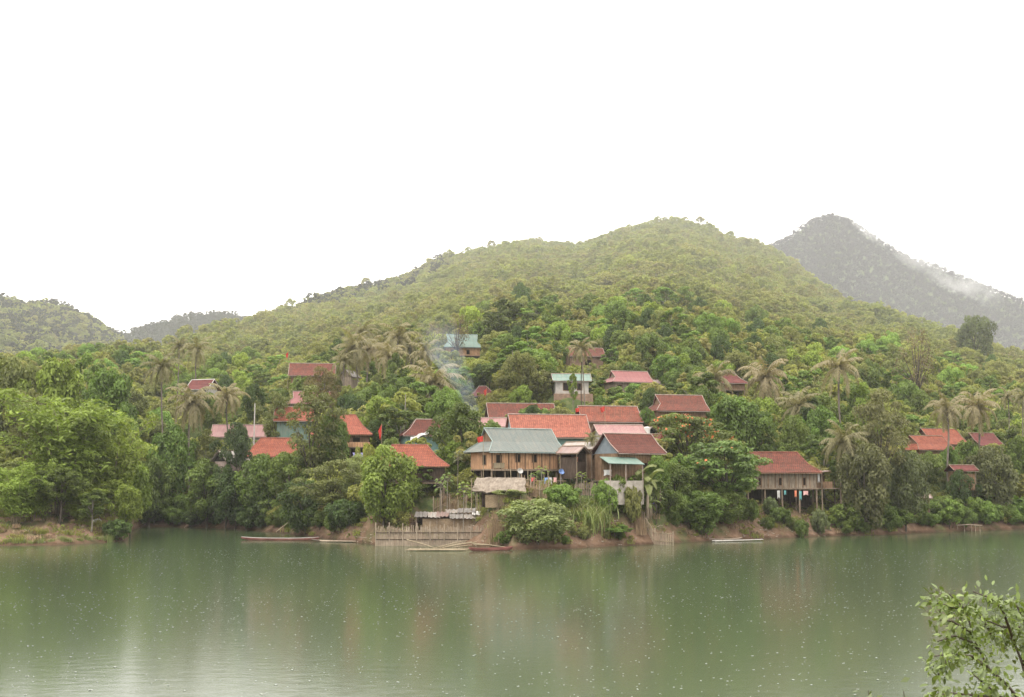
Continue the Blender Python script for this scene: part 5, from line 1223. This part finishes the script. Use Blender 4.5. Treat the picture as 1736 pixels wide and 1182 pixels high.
# bushes along the waterline where the photograph shows green edges
SH = [(240, 520, 26, 'dark', 'dark bush overhanging the shaded inlet water', 'bushes along the shaded inlet'), (500, 612, 9, 'dark', 'dark bush under the olive tree by the long canoe', 'bushes under the olive tree by the canoe'), (965, 1075, 6, 'weeds', 'low green bush on the soil below the maize patch', 'bushes below the maize patch'), (845, 1130, 9, 'low', 'untidy low bush at the foot of the village bank', 'untidy low bushes at the foot of the village bank'), (1290, 1420, 6, 'low', 'small weedy bush on the bare bank below the plank house', 'weedy bushes on the bare bank'), (1125, 1200, 6, 'mid', 'bush at the waterline under the dark tree by the flame tree', 'bushes under the flame tree'), (1425, 1560, 16, 'mid', 'leafy bush on the waterline below the greyish trees', 'bushes below the greyish trees'), (1560, 1745, 20, 'lush', 'bright bush along the bank around the landing stage', 'bushes around the landing stage'), (5, 190, 12, 'pale', 'low grassy tuft at the edge of the spit', 'grass tufts along the spit')]
for x0, x1, n_, tint, lb, grp in SH:
    for i in range(n_):
        px = x0 + (x1 - x0) * (i + .5) / n_ + random.uniform(-4, 4); Y = float(I(px, SHORE)) + (random.uniform(.6, 5) if tint != 'pale' else random.uniform(.2, 1.2)); z = max(0, gz(Xat(px, Y, 1), Y))
        big = random.uniform(14, 26) if tint == 'low' else random.uniform(10, 20) if tint in ('pale', 'weeds') else random.uniform(22, 46); top = PX(Xat(px, Y, z), Y, z)[1] - big * random.uniform(.7, 1.2)
        if tint == 'pale': plant('grass_tuft', 'grass_tuft', lb, 'grass', px, top + 4, big * 1.3, Y, tint, grp, parts=('stem', 'blades'))
        else: plant(random.choice(['bush', 'bush2']), 'bush', lb, 'bush', px, top, big * 1.35, Y, random.choice([tint, 'mid', tint] if tint not in ('weeds', 'low') else ['lush', 'olive', 'mid']), grp, parts=('stems', 'foliage'))
KEEP += [(735, 800, 860, 930, 150), (835, 800, 1100, 930, 146), (1285, 830, 1420, 915, 172), (1068, 850, 1145, 925, 152), (590, 885, 640, 925, 155)]
EXTRA = [(1200, 600, 60, 60)]

# ------------------------------------------------------------------ fill the village slope with single trees, the rest of the wood as one forest
cand = []
rf = np.random.default_rng(99)
def crown_ok(px, py0, py1, w_, X, Y, rad):
    for (x0, y0, x1, y1, ky) in KEEP:
        if Y < ky + 1:
            ox = min(px + w_ / 2 * .85, x1) - max(px - w_ / 2 * .85, x0); oy = min(py1, y1) - max(py0, y0)
            if ox > 0 and oy > 0: return False
    for (fx, fy, fr) in FOOT:
        if (X - fx) ** 2 + (Y - fy) ** 2 < (fr + rad * .35) ** 2: return False
    return True
for Y0 in np.arange(162, 420, 4.8):
    for px in np.arange(-40, 1780, 5.2 * F / Y0):
        Y = Y0 + rf.uniform(-2.4, 2.4); p_ = px + rf.uniform(-.45, .45) * 5.2 * F / Y0
        X = Xat(p_, Y, 15); z = gz(X, Y)
        if z < .9: continue
        cw = rf.uniform(5.0, 9.0) * (1 if Y > 200 else .8); ch = cw * rf.uniform(.85, 1.45)
        pt = PX(X, Y, z + ch); pb = PX(X, Y, z)
        ok = False
        for k in (1, .8, .6, .45, .33):
            c_, h_ = cw * k, ch * k; pt = PX(X, Y, z + h_)
            if crown_ok(p_, pt[1], pb[1], c_ * F / Y, X, Y, c_ / 2): ok = True; break
        if not ok: continue
        cw, ch = c_, h_
        cand.append((Y, p_, pt[1], pb[1], cw * F / Y, X, z, cw, ch))
cand.sort()
items = [(Y, 'k', (px, py, rx, ry)) for (Y, px, py, rx, ry) in TREES] + [(k[4], 'k', ((k[0] + k[2]) / 2, (k[1] + k[3]) / 2, (k[2] - k[0]) / 2, (k[3] - k[1]) / 2)) for k in KEEP] + [(c[0], 'c', c) for c in cand]
items.sort(key=lambda a: a[0])
vis = []
for Y, t_, c in items:
    if t_ == 'k': COVER |= ell(*c); continue
    m_ = ell(c[1], (c[2] + c[3]) / 2, c[4] / 2 * .9, (c[3] - c[2]) / 2); new = int((m_ & ~COVER).sum()); tot = max(1, int(m_.sum())); COVER |= m_
    vis.append((new, new / tot, c))
order = sorted([v for v in vis if v[0] >= 9], key=lambda v: -v[0])[:262]
sing = set(id(v[2]) for v in order)
KIND = [('round', 'mid'), ('round2', 'lush'), ('mango', 'dark'), ('mango2', 'mid'), ('airy2', 'olive'), ('slim', 'lush'), ('slim2', 'mid'), ('tall', 'mid'), ('round', 'bright'), ('round2', 'olive')]
WORDS = dict(mid='mid green', lush='fresh green', dark='dark green', olive='olive', bright='bright yellow green')
for v in order:
    Y, px, top, bot, w_, X, z, cw, ch = v[2]
    p_, tn = KIND[int(rf.integers(len(KIND)))]
    where = 'beside the inlet and bamboo' if px < 330 else ('around the village roofs' if px < 1180 else 'on the slope beyond the flame tree')
    shape = {'round': 'rounded', 'round2': 'domed', 'mango': 'dense', 'mango2': 'dense', 'airy2': 'loose', 'slim': 'narrow', 'slim2': 'slender', 'tall': 'tall'}[p_]
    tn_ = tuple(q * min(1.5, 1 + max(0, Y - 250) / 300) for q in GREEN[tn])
    plant(p_, 'broadleaf_tree', f'{shape} {WORDS[tn]} tree crowded among the woods {where}', 'tree', px, top, w_, Y, tn_, f'{shape} {WORDS[tn]} trees in the woods {where}')
rest = [c for c in cand if id(c) not in sing]
pts = [(c[5], c[0], c[6] - .2) for c in rest]; scl = [max(.3, c[7] / 8.6) for c in rest]; idx = list(rf.integers(0, 4, len(rest)))
# far slopes
def slope_pts(y0, y1, sp, x0, x1, cond):
    out = []; Y = y0
    ys_ = []
    while Y < y1: ys_.append(Y); Y += sp
    for Y in ys_:
        px = np.arange(x0, x1, sp * F / Y); Yj = Y + rf.uniform(-.45, .45, len(px)) * sp; pj = px + rf.uniform(-.45, .45, len(px)) * sp * F / Y; X = (pj - CX) / F * Yj * 1.01
        Z = height(X, Yj); out.append(np.stack([X, Yj, Z, pj], 1))
    o_ = np.concatenate(out); return o_
a = slope_pts(418, 900, 3.9, -60, 1800, None)
a = a[a[:, 2] > 3]
ry_ = I(a[:, 3], RIDGEY); left1 = height_raw(a[:, 0], a[:, 1])
b = slope_pts(560, 1260, 5.8, -60, 760, None)
c3 = slope_pts(1000, 1860, 6.0, 1150, 1800, None)
def visible(pp, tol):
    """drop trees well below the skyline of the ground in front of them"""
    zs_ = np.full(len(pp), False); L = 40
    hit = np.zeros(len(pp), bool)
    for k in range(1, L):
        u = k / L; Yk = 150 + (pp[:, 1] - 150) * u; Xk = pp[:, 0] * Yk / pp[:, 1]; zk = height_raw(Xk, Yk); line_ = CAMZ + (pp[:, 2] + 11 - CAMZ) * Yk / pp[:, 1]
        hit |= zk + tol > line_
    return ~hit
a = a[visible(a, -1)]; b = b[visible(b, 0)]; c3 = c3[visible(c3, 0)]
b = b[(b[:, 1] > 700) | (b[:, 3] < 250)]
near = a[a[:, 1] < 480]; far = a[a[:, 1] >= 480]
pts += [tuple(q[:3]) for q in near]; scl += list(rf.uniform(.5, .8, len(near))); idx += list(rf.integers(0, 4, len(near)))
gn_scatter('hill_forest', pts, scl, rf.uniform(0, 6.28, len(pts)), idx, FAR_A, 'green woods filling the lower hillside above the village')
gn_scatter('ridge_forest', far[:, :3], rf.uniform(.45, .75, len(far)) * np.where(rf.random(len(far)) < .05, 1.5, 1), rf.uniform(0, 6.28, len(far)), rf.integers(0, 3, len(far)), FAR_B, 'continuous forest covering the main hill up to its ridge')
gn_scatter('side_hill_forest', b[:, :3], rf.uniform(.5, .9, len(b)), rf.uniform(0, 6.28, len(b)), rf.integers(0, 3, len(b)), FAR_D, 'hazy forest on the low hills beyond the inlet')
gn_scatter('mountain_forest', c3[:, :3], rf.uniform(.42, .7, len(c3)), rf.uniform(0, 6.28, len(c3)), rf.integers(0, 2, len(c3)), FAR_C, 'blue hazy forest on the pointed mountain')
print('COUNTS', NTREE, len(cand), len(order), len(pts), len(far), len(b), len(c3))
# undergrowth on the village slope
ug = slope_pts(150, 330, 2.6, -40, 1780, None); ok_ = []
for q in ug:
    if q[2] < .8: continue
    px, Y = q[3], q[1]
    if (1270 < px < 1420 and Y < 178 and rf.random() < .75) or (585 < px < 645 and Y < 166) or (px < 215 and Y < 163) or (725 < px < 1145 and Y < 160 and rf.random() < .45) or (1140 < px < 1290 and Y < 170 and rf.random() < .5): continue
    if any((q[0] - fx) ** 2 + (Y - fy) ** 2 < (fr + .6) ** 2 for fx, fy, fr in FOOT if fr > 2): continue
    ok_.append(q)
ok_ = np.array(ok_)
def ug_proto(key, seed):
    r = np.random.default_rng(seed); c, rad = crown_clumps(r, 1.3, 0, 1.6, 9); v, f = clump_leaves(c, rad, 420, .14, r, .5, .5)
    return bpy.data.objects.new(key, leaf_attr(mesh_np(key, v, f, 'forest_foliage')))
gn_scatter('undergrowth', ok_[:, :3], rf.uniform(.5, 1.3, len(ok_)), rf.uniform(0, 6.28, len(ok_)), rf.integers(0, 2, len(ok_)), [ug_proto('undergrowth_tuft', 5), ug_proto('undergrowth_bush', 6)], 'low green undergrowth between the houses and trees')
wd = slope_pts(140, 186, .95, -40, 1780, None); sh_ = I(wd[:, 3], SHORE); t_ = wd[:, 1] - sh_
cl = np.sin(wd[:, 0] * .41 + 2 * np.sin(wd[:, 1] * .3)) + np.sin(wd[:, 1] * .9 + wd[:, 0] * .23) + rf.normal(size=len(wd)) * .8
wd = wd[(t_ > .3) & (t_ < 16) & (wd[:, 2] > .15) & (cl > .35)]
def weed_proto(key, seed, tint_dry):
    r = np.random.default_rng(seed); me = PROTO['weed']['crown'].copy(); me.materials.clear(); me.materials.append(MATS['dry_stalk' if tint_dry else 'forest_foliage']); return bpy.data.objects.new(key, me)
def leafy_proto(key, seed):
    r = np.random.default_rng(seed); c, rad = crown_clumps(r, .5, 0, .7, 6); v, f = clump_leaves(c, rad, 130, .10, r, .5, .4)
    return bpy.data.objects.new(key, leaf_attr(mesh_np(key, v, f, 'forest_foliage')))
gn_scatter('bank_weeds', wd[:, :3], rf.uniform(.5, 1.3, len(wd)), rf.uniform(0, 6.28, len(wd)), rf.choice(5, len(wd), p=[.3, .14, .24, .2, .12]), [weed_proto('weed_blade', 1, False), weed_proto('dry_weed', 2, True), leafy_proto('leafy_weed', 3), leafy_proto('leafy_weed', 4), weed_proto('weed_blade', 5, False)], 'weeds and dry grass growing over the soil of the banks')
# ------------------------------------------------------------------ the leafy branches close to the camera
def near_tree():
    r = np.random.default_rng(77); D = 11.0; X = Xat(1690, D, 6.5); zb = 6.3 - (D - 1) * .33
    root = thing('sapling', 'nearest leafy sapling with glossy leaves in front of the water', 'tree', (X, D, zb)); o_ = Vector((X, D, zb))
    t = MB(); tips = []
    def Q(px, py, Y): return P(px + 9, py + 3, Y) - o_
    t.tube([(.25, 0, -.4), (.2, .1, 1.2), Q(1745, 1215, 11.1)], [.03, .026, .02], 7)
    br = [[(1745, 1215, 11.1), (1700, 1160, 11), (1665, 1128, 10.9), (1652, 1100, 10.9), (1640, 1070, 10.9), (1628, 1030, 10.9), (1600, 1004, 10.8)],
          [(1665, 1128, 10.9), (1640, 1110, 10.8), (1605, 1105, 10.7), (1575, 1110, 10.6)],
          [(1652, 1100, 10.9), (1635, 1085, 11), (1610, 1075, 11.1), (1580, 1085, 11.1)],
          [(1740, 1205, 11.1), (1725, 1125, 11.3), (1712, 1090, 11.3), (1690, 1060, 11.4), (1655, 1045, 11.5), (1632, 1018, 11.5)],
          [(1725, 1125, 11.3), (1732, 1090, 11.2), (1728, 1050, 11.1), (1715, 1025, 11), (1708, 1016, 11)],
          [(1712, 1090, 11.3), (1690, 1030, 11.0), (1668, 1010, 10.9), (1640, 1000, 10.9)],
          [(1745, 1215, 11.1), (1690, 1180, 10.6), (1665, 1160, 10.5), (1640, 1140, 10.5)],
          [(1690, 1180, 10.6), (1640, 1176, 10.5), (1600, 1172, 10.4), (1575, 1178, 10.4)],
          [(1740, 1200, 11.1), (1760, 1100, 11.4), (1755, 1050, 11.4), (1745, 1035, 11.4)],
          [(1628, 1030, 10.9), (1600, 1025, 11), (1580, 1020, 11.1), (1572, 1010, 11.1)],
          [(1605, 1105, 10.7), (1590, 1125, 10.6), (1582, 1142, 10.6)], [(1640, 1070, 10.9), (1605, 1050, 10.7), (1585, 1048, 10.7)], [(1690, 1060, 11.4), (1720, 1060, 11.5), (1735, 1070, 11.5)], [(1655, 1045, 11.5), (1680, 1085, 11.6), (1700, 1100, 11.7)]]
    pts = []
    for b in br:
        p3 = [Q(*q) for q in b]; n_ = len(p3); t.tube(p3, [.011 * (1 - .75 * i / (n_ - 1)) + .003 for i in range(n_)], 5)
        for i in range(n_ - 1):
            for u in np.linspace(0, 1, 5)[:-1]:
                q = p3[i].lerp(p3[i + 1], float(u)); pts.append((q, (p3[i + 1] - p3[i]).normalized(), (i + u) / n_))
    t.build('trunk', 'bark', root, smooth=True)
    V, Fc = [], []
    for q, d, s in pts:
        if s < .22 and r.random() < .6: continue
        for _ in range(int(r.integers(10, 18))):
            c = np.array(q) + r.normal(size=3) * np.array([.06, .11, .045]); tdir = unit((np.array(d) * .5 + r.normal(size=3) * .8 + np.array([0, 0, -.45]))[None])[0]
            nrm = unit((np.array([0, -.25, .8]) + r.normal(size=3) * .5)[None])[0]; sdir = unit(np.cross(nrm, tdir)[None])[0]; nrm = np.cross(tdir, sdir)
            L = .066 * r.uniform(.5, 1.4); W = L * .23; b = len(V); curl = r.uniform(.05, .3)
            for k, ww in enumerate((.05, .75, 1, .7, .04)):
                u = k / 4; ctr = c + tdir * L * u - nrm * L * curl * u * u
                V += [ctr - sdir * W * ww + nrm * W * .3 * ww, ctr, ctr + sdir * W * ww + nrm * W * .3 * ww]
            for k in range(4):
                for e in (0, 1): Fc.append((b + 3 * k + e, b + 3 * k + e + 1, b + 3 * k + e + 4, b + 3 * k + e + 3))
    c_ = link('crown', mesh_np('sapling_crown', np.array(V), np.array(Fc), 'sapling_leaf', smooth=True), root); leaf_attr(c_.data, np.repeat(np.clip(r.normal(.45, .38, len(V) // 15), 0, 1.3), 15)); c_['tint'] = (.135, .185, .038)
foliage_mat('sapling_leaf', False, .3, .9)
near_tree()
def sprig(label, px, py, D):
    r = np.random.default_rng(int(px)); top = P(px, py, D); zb = 6.3 - (D - 1) * .33; o_ = Vector((top.x + .1, D, zb)); root = thing('weed_sprig', label, 'plant', o_); e = top - o_
    t = MB(); t.tube([(0, 0, -.2), e * .5 + Vector((.05, 0, 0)), e], [.012, .009, .004], 5); t.build('stem', 'bark', root); V, Fc = [], []
    for i in range(60):
        u = .55 + .47 * r.random(); c = np.array(e * u) + r.normal(size=3) * .05; td = unit((r.normal(size=3) + [0, 0, .2])[None])[0]; sd = unit(np.cross(td, r.normal(size=3))[None])[0]; L = .08 * r.uniform(.6, 1.2); b = len(V)
        V += [c, c + td * L * .5 + sd * L * .25, c + td * L, c + td * L * .5 - sd * L * .25]; Fc.append((b, b + 1, b + 2, b + 3))
    c_ = link('leaves', mesh_np('sprig_leaves', np.array(V), np.array(Fc), 'sapling_leaf'), root); c_['tint'] = (.15, .20, .045)
sprig('small leafy sprig at the bottom edge closest to the middle of the river', 1472, 1170, 11); sprig('leafy sprig at the bottom edge beside the sapling', 1532, 1172, 10.8); sprig('leafy sprig under the sapling branches', 1590, 1168, 10.5)

# ------------------------------------------------------------------ smoke, mist, haze
def vol_mat(name, dens, scale, col, aniso=0.0, lo=.45, hi=.75, soft=True, fade=False):
    m, n, o = mat(name); co = nd(n, 'ShaderNodeTexCoord')
    k = noise(n, co.outputs['Object'], scale, 4, .6)
    d = nd(n, 'ShaderNodeMapRange'); d.inputs['From Min'].default_value = lo; d.inputs['From Max'].default_value = hi; d.inputs['To Min'].default_value = 0; d.inputs['To Max'].default_value = dens
    n.links.new(k, d.inputs['Value']); dd = d.outputs[0]
    if soft:
        g = nd(n, 'ShaderNodeVectorMath', operation='SUBTRACT'); n.links.new(co.outputs['Generated'], g.inputs[0]); g.inputs[1].default_value = (.5, .5, .5)
        l = nd(n, 'ShaderNodeVectorMath', operation='LENGTH'); n.links.new(g.outputs[0], l.inputs[0])
        dd = math_(n, 'MULTIPLY', dd, math_(n, 'MULTIPLY', math_(n, 'SUBTRACT', .5, l.outputs['Value'], True), 2.0))
    if fade:
        sz_ = nd(n, 'ShaderNodeSeparateXYZ'); n.links.new(co.outputs['Generated'], sz_.inputs[0])
        dd = math_(n, 'MULTIPLY', dd, math_(n, 'POWER', math_(n, 'SUBTRACT', 1.0, sz_.outputs[2], True), 1.2))
    p = nd(n, 'ShaderNodeVolumePrincipled'); p.inputs['Color'].default_value = (*col, 1); p.inputs['Anisotropy'].default_value = aniso; p.inputs['Density'].default_value = 0
    n.links.new(dd, p.inputs['Density']); n.links.new(p.outputs[0], o.inputs['Volume'])
vol_mat('mist_volume', .05, .022, (.97, .97, .97))
vol_mat('smoke_volume', .13, .35, (.58, .68, .84), soft=False, lo=.36, hi=.72, fade=True)
bm = bmesh.new(); bmesh.ops.create_icosphere(bm, subdivisions=3, radius=1); me = bpy.data.meshes.new('mist'); bm.to_mesh(me); bm.free(); me.materials.append(MATS['mist_volume'])
for i, (px, py, Y, rx, rz_, tl) in enumerate([(1635, 485, 1690, 62, 30, 28), (1560, 440, 1720, 50, 20, 30), (1480, 395, 1760, 42, 18, 34)]):
    c = P(px, py, Y); bm = bmesh.new(); bmesh.ops.create_icosphere(bm, subdivisions=3, radius=1)
    for v_ in bm.verts: v_.co = Vector((v_.co.x * rx, v_.co.y * 35, v_.co.z * rz_))
    me = bpy.data.meshes.new('mist'); bm.to_mesh(me); bm.free(); me.materials.append(MATS['mist_volume'])
    o_ = link('mist', me, None, c); o_.rotation_euler = (0, R(tl), 0); o_['kind'] = 'stuff'; o_['label'] = 'white wisp of cloud clinging to the mountain flank'
bm = bmesh.new(); bmesh.ops.create_icosphere(bm, subdivisions=5, radius=1)
for v_ in bm.verts: v_.co = Vector((v_.co.x * 430, v_.co.y * 300, v_.co.z * 165))
me = bpy.data.meshes.new('rain_mist'); bm.to_mesh(me); bm.free()
m, n, o = mat('rain_mist_air'); p = nd(n, 'ShaderNodeVolumePrincipled'); p.inputs['Color'].default_value = (.95, .955, .97, 1); p.inputs['Density'].default_value = .00029; n.links.new(p.outputs[0], o.inputs['Volume']); me.materials.append(m)
o_ = link('rain_mist', me, None, (60, 640, 105)); o_['kind'] = 'stuff'; o_['label'] = 'pale rain mist hanging over the forested hill'
SMK = [(800, 722, 190, .5), (803, 700, 191, .9), (795, 672, 193, 1.4), (780, 640, 196, 1.9), (765, 612, 199, 2.5), (750, 585, 203, 3.2), (742, 560, 206, 3.6), (736, 535, 209, 2.6)]
t = MB(); t.tube([P(a_, b_, c_) for a_, b_, c_, d_ in SMK], [d_ for a_, b_, c_, d_ in SMK], 12); sm = t.mesh('smoke', 'smoke_volume')
so_ = link('smoke', sm); so_['kind'] = 'stuff'; so_['label'] = 'thin bluish smoke drifting up beside the mango tree'
m, n, o = mat('haze_air'); p = nd(n, 'ShaderNodeVolumePrincipled'); p.inputs['Color'].default_value = (.94, .955, .99, 1); p.inputs['Density'].default_value = .000105; p.inputs['Anisotropy'].default_value = 0.0
n.links.new(p.outputs[0], o.inputs['Volume'])
hb = MB(); hb.box(-2700, 2700, -420, 2700, -4.5, 450); hb = hb.build('haze', 'haze_air'); hb['kind'] = 'stuff'; hb['label'] = 'pale damp air over the river and hills'
